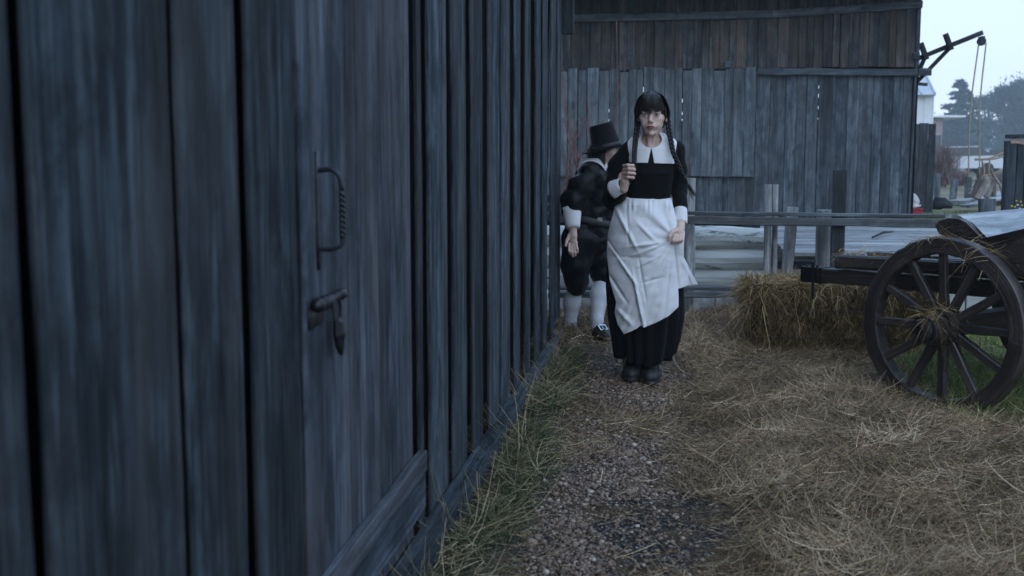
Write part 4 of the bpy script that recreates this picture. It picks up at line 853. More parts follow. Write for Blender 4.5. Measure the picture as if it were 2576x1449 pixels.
# ================================================================== PEOPLE
class Field:
    """signed distance grid with smooth unions, turned into one closed mesh by surface nets"""
    def __init__(s, xs, ys, zs):
        s.x, s.y, s.z = [np.asarray(a, float) for a in (xs, ys, zs)]; s.F = np.full((len(xs), len(ys), len(zs)), .2, np.float32)
    def sl(s, lo, hi, m):
        r = []
        for a, l, h in zip((s.x, s.y, s.z), lo, hi): i = np.searchsorted(a, l-m); j = np.searchsorted(a, h+m); r.append(slice(max(0, i-1), min(len(a), j+1)))
        return tuple(r)
    def G(s, q): return s.x[q[0]][:, None, None], s.y[q[1]][None, :, None], s.z[q[2]][None, None, :]
    def comb(s, q, d, k, sub=False):
        if d.size == 0: return
        A = s.F[q]
        if sub: d = -d; h = np.clip(.5+.5*(A-d)/k, 0, 1) if k else (A > d); s.F[q] = d*(1-h)+A*h+(k*h*(1-h) if k else 0)
        else: h = np.clip(.5+.5*(A-d)/k, 0, 1) if k else (A > d); s.F[q] = A*(1-h)+d*h-(k*h*(1-h) if k else 0)
    def cap(s, a, b_, ra, rb=None, k=.01, sub=False):
        a = np.asarray(a, float); b_ = np.asarray(b_, float); rb = ra if rb is None else rb; R_ = max(ra, rb)
        q = s.sl(np.minimum(a, b_)-R_, np.maximum(a, b_)+R_, k+.015); X, Y, Z = s.G(q); ab = b_-a; L2 = max(1e-9, ab@ab)
        t = np.clip(((X-a[0])*ab[0]+(Y-a[1])*ab[1]+(Z-a[2])*ab[2])/L2, 0, 1)
        d = np.sqrt((X-a[0]-t*ab[0])**2+(Y-a[1]-t*ab[1])**2+(Z-a[2]-t*ab[2])**2)-(ra+(rb-ra)*t); s.comb(q, d, k, sub); return s
    def chain(s, P, R_, k=.008):
        for i in range(len(P)-1): s.cap(P[i], P[i+1], R_[i], R_[i+1], k)
        return s
    def ell(s, c, r, k=.01, sub=False, rot=None):
        c = np.asarray(c, float); r = np.asarray(r, float); R_ = r.max(); q = s.sl(c-(R_ if rot is not None else r), c+(R_ if rot is not None else r), k+.015); X, Y, Z = s.G(q)
        x, y, z = X-c[0], Y-c[1], Z-c[2]
        if rot is not None: x, y, z = [rot[i][0]*x+rot[i][1]*y+rot[i][2]*z for i in range(3)]
        k0 = np.sqrt((x/r[0])**2+(y/r[1])**2+(z/r[2])**2); k1 = np.sqrt((x/r[0]**2)**2+(y/r[1]**2)**2+(z/r[2]**2)**2); s.comb(q, k0*(k0-1)/np.maximum(k1, 1e-6), k, sub); return s
    def tor(s, lv, k=.01):
        """torso from levels (z, cx, cy, rx, ry)"""
        lv = np.array(sorted(lv)); q = s.sl((lv[:, 1].min()-lv[:, 3].max(), lv[:, 2].min()-lv[:, 4].max(), lv[0, 0]), (lv[:, 1].max()+lv[:, 3].max(), lv[:, 2].max()+lv[:, 4].max(), lv[-1, 0]), .03)
        X, Y, Z = s.G(q); cx, cy, rx, ry = [np.interp(Z, lv[:, 0], lv[:, i]) for i in (1, 2, 3, 4)]
        e_ = np.sqrt(((X-cx)/rx)**2+((Y-cy)/ry)**2); d = (e_-1)*np.minimum(rx, ry); d = np.maximum(d, np.maximum(lv[0, 0]-Z, Z-lv[-1, 0])); s.comb(q, d, k); return s
    def net(s):
        F = s.F; ins = F < 0; c = np.zeros(tuple(n-1 for n in F.shape), np.uint8); n0, n1, n2 = F.shape
        for i in (0, 1):
            for j in (0, 1):
                for k in (0, 1): c += ins[i:n0-1+i, j:n1-1+j, k:n2-1+k]
        act = (c > 0) & (c < 8); I, J, K = np.nonzero(act); idx = np.full(act.shape, -1, np.int32); idx[I, J, K] = np.arange(len(I))
        cor = {(i, j, k): F[I+i, J+j, K+k] for i in (0, 1) for j in (0, 1) for k in (0, 1)}
        acc = np.zeros((len(I), 3)); cnt = np.zeros(len(I))
        for a in cor:
            for ax in range(3):
                if a[ax] == 0:
                    b_ = list(a); b_[ax] = 1; b_ = tuple(b_); fa, fb = cor[a], cor[b_]; m = (fa < 0) != (fb < 0); t = np.where(m, fa/np.where(m, fa-fb, 1), 0)
                    p = np.tile(np.array(a, float), (len(I), 1)); p[:, ax] = t; acc += p*m[:, None]; cnt += m
        p = acc/cnt[:, None]
        V = np.stack([s.x[I]+(s.x[I+1]-s.x[I])*p[:, 0], s.y[J]+(s.y[J+1]-s.y[J])*p[:, 1], s.z[K]+(s.z[K+1]-s.z[K])*p[:, 2]], 1); fs = []
        for ax in range(3):
            sh = [n0, n1, n2]; o1, o2 = [a for a in range(3) if a != ax]
            A = [slice(0, n) for n in sh]; A[ax] = slice(0, sh[ax]-1); A[o1] = slice(1, sh[o1]-1); A[o2] = slice(1, sh[o2]-1); B = list(A); B[ax] = slice(1, sh[ax])
            ia, ib = ins[tuple(A)], ins[tuple(B)]; q = np.array(np.nonzero(ia != ib)); fl = ia[tuple(q)]; q[o1] += 1; q[o2] += 1
            def cell(d1, d2): w_ = q.copy(); w_[o1] += d1; w_[o2] += d2; return idx[tuple(w_)]
            f = np.stack([cell(-1, -1), cell(0, -1), cell(0, 0), cell(-1, 0)], 1); flip = fl if ax != 1 else ~fl; f[~flip] = f[~flip][:, ::-1]; fs.append(f)
        F4 = np.vstack(fs); return V, F4[(F4 >= 0).all(1)]
def mx_(*a):
    o = a[0]
    for q in a[1:]: o = np.maximum(o, q)
    return o.astype(np.float32)
def fn3(X, Y, Z, sc, seed):
    r = np.random.default_rng(seed); o = 0
    for k in range(6):
        d = r.normal(size=3); d /= np.linalg.norm(d); e_ = r.normal(size=3); p = r.random(2)*6; f = sc*r.uniform(.6, 1.7)
        t = (X*d[0]+Y*d[1]+Z*d[2])*f+p[0]+1.4*np.sin((X*e_[0]+Y*e_[1]+Z*e_[2])*sc*.35+p[1]); o = o+(1-np.abs(np.sin(t*.5))*2)/(1+.25*k)
    return o/2.6
def relax(V, Q, it=3, w=.5):
    e = np.concatenate([Q[:, [0, 1]], Q[:, [1, 2]], Q[:, [2, 3]], Q[:, [3, 0]]]); n = len(V); cn = np.bincount(e.ravel(), minlength=n)[:, None]
    for _ in range(it):
        a = np.stack([np.bincount(e[:, 0], V[e[:, 1], k], n)+np.bincount(e[:, 1], V[e[:, 0], k], n) for k in range(3)], 1); V = V*(1-w)+w*a/np.maximum(cn, 1)
    return V
def ax_(lo, hi, h): return np.arange(lo, hi+h, h)
def rotz(V, a, c): V = np.asarray(V, float)-c; ca, sa = math.cos(a), math.sin(a); return np.stack([V[:, 0]*ca-V[:, 1]*sa, V[:, 0]*sa+V[:, 1]*ca, V[:, 2]], 1)+c
M['skin'] = None
m, t, b = nodes('skin'); M['skin'] = m; tc = N(t, 'ShaderNodeTexCoord'); n = N(t, 'ShaderNodeTexNoise', i_Scale=45, i_Detail=4); t.links.new(tc.outputs['Object'], n.inputs['Vector'])
lp = N(t, 'ShaderNodeAttribute', attribute_name='lip')
t.links.new(mixc(t, lp.outputs['Fac'], ramp(t, n.outputs['Fac'], [(.3, (.58, .41, .345)), (.7, (.67, .49, .42))]), (.24, .075, .085)), b.inputs['Base Color']); b.inputs['Roughness'].default_value = .5; b.inputs['Subsurface Weight'].default_value = .12; b.inputs['Subsurface Radius'].default_value = (.012, .005, .003); b.inputs['Subsurface Scale'].default_value = .6
M['lips'] = plain('lips', (.22, .075, .085), rough=.4, nscale=80, namt=.1, bstr=0)
M['hair'] = strandmat('dark_hair', [(0, (.006, .0045, .004)), (1, (.022, .016, .013))], rough=.38, spec=.5)
M['hairbase'] = plain('hair_cap', (.0055, .0045, .0042), rough=.42, spec=.4, nscale=60, namt=.4, bstr=.15)
M['eye_white'] = plain('eye_white', (.55, .54, .53), rough=.15, spec=.6, namt=.05, bstr=0); M['iris'] = plain('iris', (.045, .025, .015), rough=.1, spec=.8, bstr=0)
def cloth(name, col, ws=55, rough=.85, sheen=.15, bs=.35, namt=.12): 
    m, t, b = nodes(name); tc = N(t, 'ShaderNodeTexCoord'); n1 = N(t, 'ShaderNodeTexNoise', i_Scale=14, i_Detail=6); n2 = N(t, 'ShaderNodeTexNoise', i_Scale=ws*9, i_Detail=2)
    for n in (n1, n2): t.links.new(tc.outputs['Object'], n.inputs['Vector'])
    t.links.new(ramp(t, n1.outputs['Fac'], [(.25, tuple(x*(1-namt) for x in col)), (.75, tuple(min(1, x*(1+namt)) for x in col))]), b.inputs['Base Color'])
    b.inputs['Roughness'].default_value = rough; b.inputs['Sheen Weight'].default_value = sheen; b.inputs['Specular IOR Level'].default_value = .2
    bump(t, b, math_(t, 'ADD', n1.outputs['Fac'], math_(t, 'MULTIPLY', n2.outputs['Fac'], .25)), bs, .006); return m
M['black_wool'] = cloth('black_wool', (.0028, .003, .0036), sheen=.03); M['white_linen'] = cloth('white_linen', (.70, .71, .73), namt=.015, sheen=.05, bs=.12); M['collar_linen'] = cloth('collar_linen', (.70, .70, .71), namt=.03, sheen=.05, bs=.2)
M['black_satin'] = cloth('blue_black_velvet', (.0030, .0046, .008), rough=.40, sheen=.02, bs=.5, namt=.4); M['felt'] = cloth('black_felt', (.006, .0062, .0075), sheen=.05); M['stocking'] = cloth('white_stocking', (.52, .54, .58), sheen=.1, bs=.2)
M['boot'] = plain('boot_leather', (.022, .023, .024), rough=.55, spec=.4, nscale=30, namt=.5, bstr=.5); M['buckle'] = plain('silver_buckle', (.75, .75, .74), rough=.25, metal=1, bstr=0)
def head(F, T, k=1.0, ears=True, turn=0.0):
    """face and skull of an adult; T maps head coordinates (x right, -y forward, z up, metres) to the world"""
    s = F
    E = lambda c, r, kk=.01, sub=False: s.ell(T(c), np.array(r)*k, kk*k, sub, rot=HR)
    C = lambda a, b_, ra, rb=None, kk=.008, sub=False: s.cap(T(a), T(b_), ra*k, (rb if rb else ra)*k, kk*k, sub)
    E((0, .018, .030), (.070, .090, .082)); E((0, -.020, -.004), (.066, .062, .068), .02); E((0, -.031, -.056), (.041, .045, .040), .02)
    E((0, -.066, -.094), (.015, .015, .013), .014)
    for sx_ in (-1, 1):
        E((sx_*.040, -.052, -.020), (.019, .021, .017), .018); C((sx_*.012, -.078, .019), (sx_*.042, -.066, .018), .009, .007, .012)
        E((sx_*.030, -.094, .0035), (.0165, .016, .0105), .010, True)
        C((sx_*.046, -.008, -.048), (sx_*.022, -.052, -.088), .008, .008, .02)
        if ears: E((sx_*.073, .004, -.010), (.008, .014, .028), .006); E((sx_*.080, -.004, -.006), (.004, .008, .015), .003, True)
    C((0, -.080, .010), (0, -.100, -.026), .0065, .0085, .011); E((0, -.104, -.030), (.0088, .009, .0078), .007)
    for sx_ in (-1, 1):
        E((sx_*.0100, -.093, -.034), (.0060, .0080, .0056), .005); E((sx_*.030, -.058, -.050), (.018, .018, .020), .02)
    E((0, -.079, -.056), (.022, .011, .016), .016)
    E((0, -.0885, -.0570), (.0200, .0060, .0034), .003); E((0, -.0875, -.0648), (.0150, .0065, .0048), .003); C((-.0195, -.0925, -.0605), (.0195, -.0925, -.0605), .0012, .0012, .002, True)
    C((0, -.086, -.076), (0, -.086, -.076), .004, .004, .006, True)
    for sx_ in (-1, 1):      # eyelids round the eyeball with an almond opening
        E((sx_*.0305, -.0735, .002), (.0142, .0142, .0132), .004); E((sx_*.0305, -.0915, .0008), (.0136, .014, .0048), .0015, True)
# ------------------------------------------------------------------ WOMAN
gw = atZ(1612, 950, .0); YW = float(gw[1]); SW = np.linalg.norm(atY(1712, 500, YW)-atY(1612, 500, YW))/100   # metres per frame unit
L = lambda px, py, dy=0.0: atY(px, py, YW)+np.array((0, dy, 0))
WB = np.array((gw[0]+.03, YW, 0.0))
HC = L(1641, 291, -.005); HYAW = R(-4)
HRm = np.array([[math.cos(HYAW), math.sin(HYAW), 0], [-math.sin(HYAW), math.cos(HYAW), 0], [0, 0, 1]]); HR = HRm
KH = 1.02
TW = lambda c: HC+HRm.T@(np.asarray(c, float)*KH)
x0, x1 = L(1500, 500)[0], L(1770, 500)[0]
zs = np.unique(np.round(np.concatenate([ax_(-.02, HC[2]-.28, .007), ax_(HC[2]-.28, HC[2]+.15, .0022)]), 4))
xs = np.unique(np.round(np.concatenate([ax_(x0, HC[0]-.10, .004), ax_(HC[0]-.10, HC[0]+.10, .0022), ax_(HC[0]+.10, x1, .004)]), 4))
ys = np.unique(np.round(np.concatenate([ax_(YW-.30, YW-.12, .003), ax_(YW-.12, YW-.05, .0022), ax_(YW-.05, YW+.22, .005)]), 4))
zs = np.unique(np.round(np.concatenate([zs, ax_(L(1600, 610)[2], L(1600, 395)[2], .0032)]), 4))
def dedupe(a, h): 
    o = [a[0]]
    for v in a[1:]:
        if v-o[-1] > h: o.append(v)
    return np.array(o)
xs, ys, zs = dedupe(xs, .0013), dedupe(ys, .0013), dedupe(zs, .0013)
F = Field(xs, ys, zs); head(F, TW, KH)
neck_b = L(1638, 372, .03)
F.cap(TW((0, .022, -.055)), neck_b, .050, .053, .02); F.cap(TW((.018, -.02, -.085)), L(1643, 370, -.03), .010, .009, .02); F.cap(TW((-.018, -.02, -.085)), L(1633, 370, -.03), .010, .009, .02)
BODY = [(L(0, y)[2], L((a+b_)/2, y)[0], WB[1]+cy, (b_-a)/2*SW-.012, ry) for y, a, b_, ry, cy in ((378, 1588, 1692, .070, .02), (400, 1582, 1696, .085, .015), (430, 1582, 1694, .100, .008), (460, 1578, 1688, .092, .01), (497, 1574, 1684, .085, .015), (560, 1560, 1696, .11, .02), (640, 1566, 1690, .10, .03))]
F.tor(BODY, .03); F.cap(L(1592, 378, .02), L(1692, 381, .02), .038, .038, .03); F.cap(L(1638, 356, .035), L(1590, 374, .02), .034, .036, .03); F.cap(L(1638, 356, .035), L(1694, 378, .02), .034, .036, .03)
SR, ER, WRr = L(1580, 390, .01), L(1545, 500, .0), L(1571, 472, -.15); SL_, EL, WL = L(1698, 392, .01), L(1712, 478, .05), L(1712, 556, -.10)
F.chain([SR, ER, WRr], [.036, .030, .021], .015); F.chain([SL_, EL, WL], [.036, .030, .021], .015)
# legs
for hx, kx, ax0, dy in ((1605, 1598, 1590, 0), (1655, 1645, 1634, -.06)): F.chain([L(hx, 620, .03), L(kx, 760, .0+dy), L(ax0, 925, .04+dy)], [.085, .055, .036], .02)
# right hand: fist closed round the braid
P_ = lambda x, y, d: L(x, y, d)
F.chain([WRr, P_(1576, 455, -.165)], [.023, .026], .012); F.ell(P_(1579, 436, -.172), (.026, .019, .036), .012)
for i, (yy, r_, ex) in enumerate(((415, .0085, 0), (424, .0092, 2), (434, .009, 2), (444, .0078, 0))):
    F.chain([P_(1573+i*.6, yy+2, -.180), P_(1583+ex, yy, -.212), P_(1595+ex, yy+1, -.210), P_(1597+ex, yy+2, -.186), P_(1590+ex, yy+3, -.180)], [r_*1.1, r_, r_*.95, r_*.88, r_*.8], .003)
F.chain([P_(1581, 452, -.165), P_(1591, 436, -.166), P_(1597, 420, -.170), P_(1598, 406, -.176)], [.013, .011, .0095, .008], .004)
# left hand: gathers the apron
F.chain([WL, P_(1710, 570, -.125)], [.023, .025], .012); F.ell(P_(1706, 581, -.145), (.028, .019, .030), .012)
for i, (xx, r_) in enumerate(((1695, .009), (1702, .0092), (1709, .0088), (1716, .0078))):
    F.chain([P_(xx+2, 588, -.158), P_(xx-1, 600-i*.6, -.186), P_(xx-4, 606-i, -.168), P_(xx-5, 598-i, -.148)], [r_*1.1, r_, r_*.9, r_*.85], .003)
F.chain([P_(1700, 574, -.155), P_(1690, 580, -.185), P_(1684, 588, -.196), P_(1682, 597, -.192)], [.013, .011, .0095, .008], .004)
V, Q = F.net()
hl = (V-TW((0, -.094, -.0608)))@HRm.T; lz = np.where(hl[:, 2] > 0, .0082*(1-.2*np.exp(-(hl[:, 0]/.0028)**2)), .0094)
lip = np.clip((1-(np.abs(hl[:, 0])/.0225)**2-(hl[:, 2]/lz)**2)*2.2, 0, 1)*(hl[:, 1] < .014)
WM = mk('person', V, Q, M['skin'], smooth=True, loc=WB, attrs={'lip': lip})
tag(WM, 'woman with two long black braids, black dress, wide white collar and white apron', 'person')
for s_ in (-1, 1):
    c_ = TW((s_*.0305, -.0735, .002)); f = MB(); th = np.linspace(0, math.pi, 13); look = nrm(np.array((.10*0-.02, -1, .0)))
    f.tube([c_-look*.0122*KH*math.cos(a) for a in th[::-1]], np.sin(th)*.0122*KH+1e-5, 18, ref=(0, 0, 1)); eb = f.build('eyeball', M['eye_white'], WM, smooth=True)
    f = MB(); f.tube([c_+look*.0098*KH, c_+look*.0120*KH, c_+look*.0128*KH], np.array([.0066, .0056, .002])*KH, 18, ref=(0, 0, 1)); f.build('iris', M['iris'], eb, smooth=True)
def hairs(name, lines, r0, mat, parent, taper=.4, n=10, ns=4):
    f = MB()
    for P in lines: f.tube(spline(P, n), np.linspace(r0, r0*taper, n), ns, cap=False)
    return f.build(name, mat, parent, smooth=True)
for s_ in (-1, 1):
    hairs('eyebrow', [[TW((s_*(.014+.0035*k), -.0885+.0008*k, .0185+.0009*min(k, 5))), TW((s_*(.021+.0035*k), -.0878+.0016*k, .0205+.0006*min(k, 4)))] for k in range(9)], .0011, M['hair'], WM, n=4)
    hairs('eyelash', [[TW((s_*.0305+.0145*math.cos(a), -.0862+.0045*abs(math.cos(a))**2, .0042+.0036*math.sin(a)-.001*abs(math.cos(a)))) for a in np.linspace(-.1, math.pi+.1, 9)]], .0017, M['hair'], WM, n=14, taper=.7)
# hair cap
hx = ax_(-.125, .125, .0028); F = Field(hx, ax_(-.14, .16, .0028), ax_(-.12, .16, .0028)); HRs = HR; HR = None
F.ell((0, .016, .033), (.085, .103, .090), .01); F.ell((0, .055, -.015), (.070, .055, .070), .02)
for s_ in (-1, 1): F.ell((s_*.068, .012, .022), (.018, .045, .030), .02); F.ell((s_*.072, .040, -.018), (.016, .024, .028), .015)
F.ell((0, -.10, -.052), (.0700, .085, .089), .006, sub=True)
F.cap((-.0, .02, .130), (.0, -.06, .118), .004, .004, .008, sub=True)
X, Y, Z = F.G((slice(None),)*3); F.F += (.0011*np.sin(np.arctan2(X, Y+.02)*46+Z*30)+.0007*np.sin(np.arctan2(X, Y+.02)*91-Z*60)).astype(np.float32)
V, Q = F.net(); V = relax(V, Q, 4, .4); V = HC+(V*KH)@HRm; HCAP = mk('hair', V, Q, M['hairbase'], WM, smooth=True)
rl = np.random.default_rng(3); lines = []
for i in range(46):      # fringe in uneven locks that open over the brow
    a0 = -1+2*(i+.5)/46+rl.uniform(-.03, .03); dens = 6 if .0 < a0 < .35 else 13; zt = rl.normal(0, .004)
    for q in range(dens):
        a = a0+rl.uniform(-.022, .022); x_ = a*.058+.004*a0; zb = .0115+.016*abs(a)**1.5+zt+rl.normal(0, .002)+(.006 if .0 < a0 < .35 else 0); yb_ = -.098+.042*a*a
        lines.append([TW((x_*.30, -.03, .124)), TW((x_*.74, -.078, .099)), TW((x_*.97, yb_-.004+rl.normal(0, .001), .062)), TW((x_*.98+.003+rl.normal(0, .001), yb_-.002+rl.normal(0, .0012), zb))])
for i in range(700):      # side strands running down to the braids
    s_ = rl.choice((-1, 1)); q = rl.uniform(-.068, .08); lines.append([TW((s_*.012, q*.6, .124)), TW((s_*.062, q, .096)), TW((s_*(.0885+rl.normal(0, .001)), q*.75, .030)), TW((s_*(.084+rl.normal(0, .0015)), .02+q*.25, -.034))])
for i in range(10): s_ = rl.choice((-1, 1)); lines.append([TW((s_*.068, -.050, .05)), TW((s_*(.072+rl.uniform(0, .008)), -.055, .0)), TW((s_*(.068+rl.uniform(-.006, .012)), -.048, -.05+rl.uniform(0, .03)))])
hairs('hair_strands', lines, .0009, M['hair'], HCAP, n=12)
def braid(name, path, r, tail, parent):
    P = spline(path, 90); L_ = np.concatenate([[0], np.cumsum(np.linalg.norm(np.diff(P, axis=0), axis=1))]); T_ = np.gradient(P, axis=0); T_ /= np.linalg.norm(T_, axis=1)[:, None]
    u = np.cross(T_, (0, 1, 0)); u /= np.linalg.norm(u, axis=1)[:, None]; v = np.cross(T_, u); tp_ = np.interp(L_/L_[-1], [0, .1, .75, 1], [1, 1, .75, .5]); f = MB()
    for k in range(3):
        a = L_/(r*5.2)*2*math.pi+k*2*math.pi/3; Q_ = P+u*(r*.62*tp_*np.sin(a))[:, None]+v*(r*.42*tp_*np.sin(2*a))[:, None]; f.tube(Q_, r*.56*tp_, 8, sq=(1, .9))
    b_ = f.build(name, M['hairbase'], parent, smooth=True)
    if tail is not None: hairs('braid_tip', [[P[-1], P[-1]+(tail-P[-1])*.5+rl.normal(0, .006, 3), tail+rl.normal(0, .010, 3)] for _ in range(36)], .0016, M['hair'], b_, n=8)
    return b_
braid('braid', [TW((-.080, .02, -.02)), L(1603, 322, -.03), L(1600, 352, -.075), L(1598, 385, -.135), L(1598, 408, -.185), L(1592, 440, -.193), L(1586, 455, -.175), L(1578, 475, -.14)], .0145, L(1571, 498, -.13), WM)
braid('braid', [TW((.080, .02, -.02)), L(1682, 322, -.02), L(1687, 350, -.055), L(1694, 385, -.10), L(1706, 413, -.105), L(1718, 440, -.10), L(1728, 460, -.09)], .0145, L(1744, 491, -.08), WM)
# bodice with sleeves
zb0, zb1 = L(1600, 505)[2], L(1600, 348)[2]; h_ = .0036
F = Field(ax_(L(1500, 500)[0], L(1745, 500)[0], h_), ax_(YW-.22, YW+.20, h_), ax_(L(1500, 540)[2], L(1500, 345)[2], h_))
BO = [(z, cx, cy, rx+.013, ry+.012) for z, cx, cy, rx, ry in BODY if z > zb0-.1]; BO = [q for q in BO if q[0] >= zb0-.2]
BO = [(L(0, y)[2], L((a+b_)/2, y)[0], WB[1]+cy, (b_-a)/2*SW, ry) for y, a, b_, ry, cy in ((362, 1604, 1674, .060, .03), (376, 1590, 1690, .082, .02), (400, 1580, 1698, .100, .015), (432, 1580, 1696, .118, .006), (462, 1576, 1689, .106, .008), (500, 1573, 1685, .096, .015))]
F.tor(BO, .02)
def trunk_top(F, g): F.cap(L(1592, 378, .02), L(1692, 381, .02), .038+g, .038+g, .03); F.cap(L(1630, 362, .035), L(1588, 376, .02), .034+g, .038+g, .03); F.cap(L(1646, 362, .035), L(1696, 380, .02), .034+g, .038+g, .03)
trunk_top(F, .008)
FT = F.F.copy()
F.chain([L(1578, 386, .01), L(1558, 420, .03), L(1545, 478, .02), L(1542, 503, -.01)], [.048, .054, .052, .046], .025); F.chain([L(1541, 503, -.01), L(1556, 490, -.08), L(1562, 480, -.11)], [.050, .040, .034], .02)
F.chain([L(1700, 386, .01), L(1706, 425, .03), L(1709, 478, .05), L(1711, 525, -.03)], [.044, .044, .038, .034], .02)
F.cap(L(1703, 374, .01), L(1703, 374, .01), .026, .028, .03)
X, Y, Z = F.G((slice(None),)*3); F.F += (.0045*fn3(X, Y, Z, 42, 1)*np.clip((np.abs(X-WB[0]-.03)-.08)/.05, .25, 1)+.0015*fn3(X, Y, Z, 90, 2)).astype(np.float32)
nx, ny, nz_ = neck_b; F.F = mx_(F.F, np.where(Y < ny+.01, (1-np.sqrt(((X-nx)/SW/29)**2+((L(0, 351)[2]-Z)/SW/24)**2))*25*SW, Z-L(0, 350)[2]))
V, Q = F.net(); V = relax(V, Q, 2); mk('bodice', V, Q, M['black_wool'], WM, smooth=True)
# collar: a thin shell over the shoulders with a centre notch
h_ = .0019; F = Field(ax_(L(1560, 500)[0], L(1712, 500)[0], h_), ax_(YW-.15, YW+.16, h_), ax_(L(1500, 420)[2], L(1500, 335)[2], h_)); 
F.tor(BO, .03); trunk_top(F, .008); F.cap(TW((0, .022, -.07)), neck_b, .052, .058, .035); X, Y, Z = F.G((slice(None),)*3)
D = F.F; sh = np.abs(D-.0085)-.0032
PX = (X-L(1638, 400)[0])/SW; PZ = (L(1638, 400)[2]-Z)/SW+400       # garment coordinates in frame units
edge = np.abs(PX-2)-np.interp(PZ, [340, 358, 375, 414], [50, 62, 60, 56]); bot = PZ-(410.5+.03*PX); notch = np.where(Y < YW, np.interp(PZ, [368, 372, 414], [-4, 0, 8.5])-np.abs(PX-.5), -9)
nk = np.where(Y < neck_b[1]+.01, (1-np.sqrt((PX/26.)**2+((PZ-351)/20.5)**2))*22, 346-PZ)
F.F = mx_(sh, edge*SW, bot*SW, notch*SW, nk*SW); V, Q = F.net(); V = relax(V, Q, 4); mk('collar', V, Q, M['collar_linen'], WM, smooth=True)
def cuff(name, a, b_, ra, rb, mat, parent, flat=1.0, n=32, ref=None, wall=.004):
    f = MB(); a = np.asarray(a); b_ = np.asarray(b_); k = np.linspace(0, 1, 7); P = [a+(b_-a)*q for q in k]+[b_+(a-b_)*q for q in k]; rr = np.concatenate([np.linspace(ra, rb, 7)+.002*np.sin(k*3), np.linspace(rb, ra, 7)-wall])
    P[6] = P[6]; V = []; ax0 = nrm(b_-a); u = np.array(ref if ref is not None else (0, 1, 0.)); u = nrm(u-ax0*(u@ax0)); v = np.cross(ax0, u); Fq = []
    for i, p in enumerate(P):
        for j in range(n): an = 2*math.pi*j/n; V.append(p+(u*math.cos(an)*flat+v*math.sin(an))*rr[i]*(1+.02*math.sin(3*an+i*.3)))
    for i in range(len(P)): 
        for j in range(n): i2 = (i+1) % len(P); Fq.append((i*n+j, i*n+(j+1) % n, i2*n+(j+1) % n, i2*n+j))
    return mk(name, V, np.array(Fq), mat, parent, smooth=True)
cuff('cuff', L(1548, 476, -.10), L(1570, 464, -.142), .052, .036, M['collar_linen'], WM); cuff('cuff', L(1711, 527, -.04), L(1711, 562, -.095), .037, .036, M['collar_linen'], WM)
# skirt
def skirt(name, rows, mat, parent, hem, nA=160, nR=40, amp=.014, cyo=.03, nf=15):
    V = []; I = np.arange(nA*nR).reshape(nR, nA); ph = rl.random(3)*6
    pys = np.array([r_[0] for r_ in rows], float)
    for i in range(nR):
        for j in range(nA):
            a = 2*math.pi*j/nA; py = rows[0][0]+(hem(math.sin(a), -math.cos(a))-rows[0][0])*i/(nR-1)
            l_, r_, dp = [np.interp(py, pys, [q[k] for q in rows]) for k in (1, 2, 3)]; k = i/(nR-1)
            w_ = 1+(amp*k**.7+.003)/((r_-l_)/2*SW)*(math.sin(nf*a+ph[0]+1.8*math.sin(2*a)+math.sin(5*a+k*2))*.7+.5*math.sin(9*a+ph[1]+k+1.2*math.sin(4*a+ph[2])))
            p = L((l_+r_)/2+(r_-l_)/2*math.sin(a)*w_, py); p[1] = YW+cyo-dp*math.cos(a)*w_+.01*k*math.sin(3*a+ph[2]); V.append(p)
    Fq = []
    for i in range(nR-1):
        for j in range(nA): Fq.append((I[i, j], I[i+1, j], I[i+1, (j+1) % nA], I[i, (j+1) % nA]))
    o = mk(name, V, np.array(Fq), mat, parent, smooth=True); md = o.modifiers.new('cloth_thickness', 'SOLIDIFY'); md.thickness = .004; md.offset = -1; return o
SKR = [(495, 1573, 1686, .098), (515, 1556, 1694, .125), (560, 1540, 1708, .16), (620, 1532, 1716, .19), (720, 1529, 1721, .205), (800, 1535, 1722, .21), (850, 1544, 1713, .20), (905, 1552, 1700, .19)]
skirt('skirt', SKR, M['black_wool'], WM, lambda sx_, fy: 903+5*math.sin(4*sx_+1)+3*math.sin(9*sx_)-(45 if False else 0)-42*max(0, sx_-.72)/.28*(1 if fy > -.2 else .4))
# apron
H_ = np.array((1694.0, 592.0))
Ts = lambda u: np.stack([1572+(1689-1572)*u, 497+4*u], -1)
def poly(pts, u): pts = np.array(pts, float); return np.stack([np.interp(u, pts[:, 0], pts[:, 1]), np.interp(u, pts[:, 0], pts[:, 2])], -1)
Bt = [(0, 1574, 827), (.22, 1603, 813), (.30, 1616, 803), (.33, 1622, 809), (.45, 1648, 799), (.62, 1682, 782), (.76, 1706, 762), (.80, 1706, 741), (.86, 1705, 719), (.93, 1730, 714), (1, 1755, 713)]
Lf = [(0, 1572, 497), (.06, 1549, 516), (.25, 1532, 584), (.42, 1529, 635), (.62, 1537, 697), (.78, 1554, 750), (.86, 1550, 776), (.93, 1558, 804), (1, 1574, 827)]
Rg = [(0, 1689, 501), (.15, 1696, 530), (.3, 1708, 565), (.4, 1722, 580), (.5, 1719, 612), (.62, 1718, 640), (.8, 1735, 675), (1, 1755, 713)]
nu, nv = 150, 170; u = np.linspace(0, 1, nu)[:, None]; v = np.linspace(0, 1, nv)[None, :]
Tt = Ts(u); Bb = poly(Bt, u[:, 0])[:, None]; Ll = poly(Lf, v[0])[None]; Rr_ = poly(Rg, v[0])[None]; u3, v3 = u[..., None], v[..., None]; Tt = Tt.reshape(nu, 1, 2)
c00, c10, c01, c11 = Tt[0, 0], Tt[-1, 0], Bb[0, 0], Bb[-1, 0]
PP = (1-v3)*Tt+v3*Bb+(1-u3)*Ll+u3*Rr_-((1-u3)*(1-v3)*c00+u3*(1-v3)*c10+(1-u3)*v3*c01+u3*v3*c11)
x_, y_ = PP[..., 0], PP[..., 1]
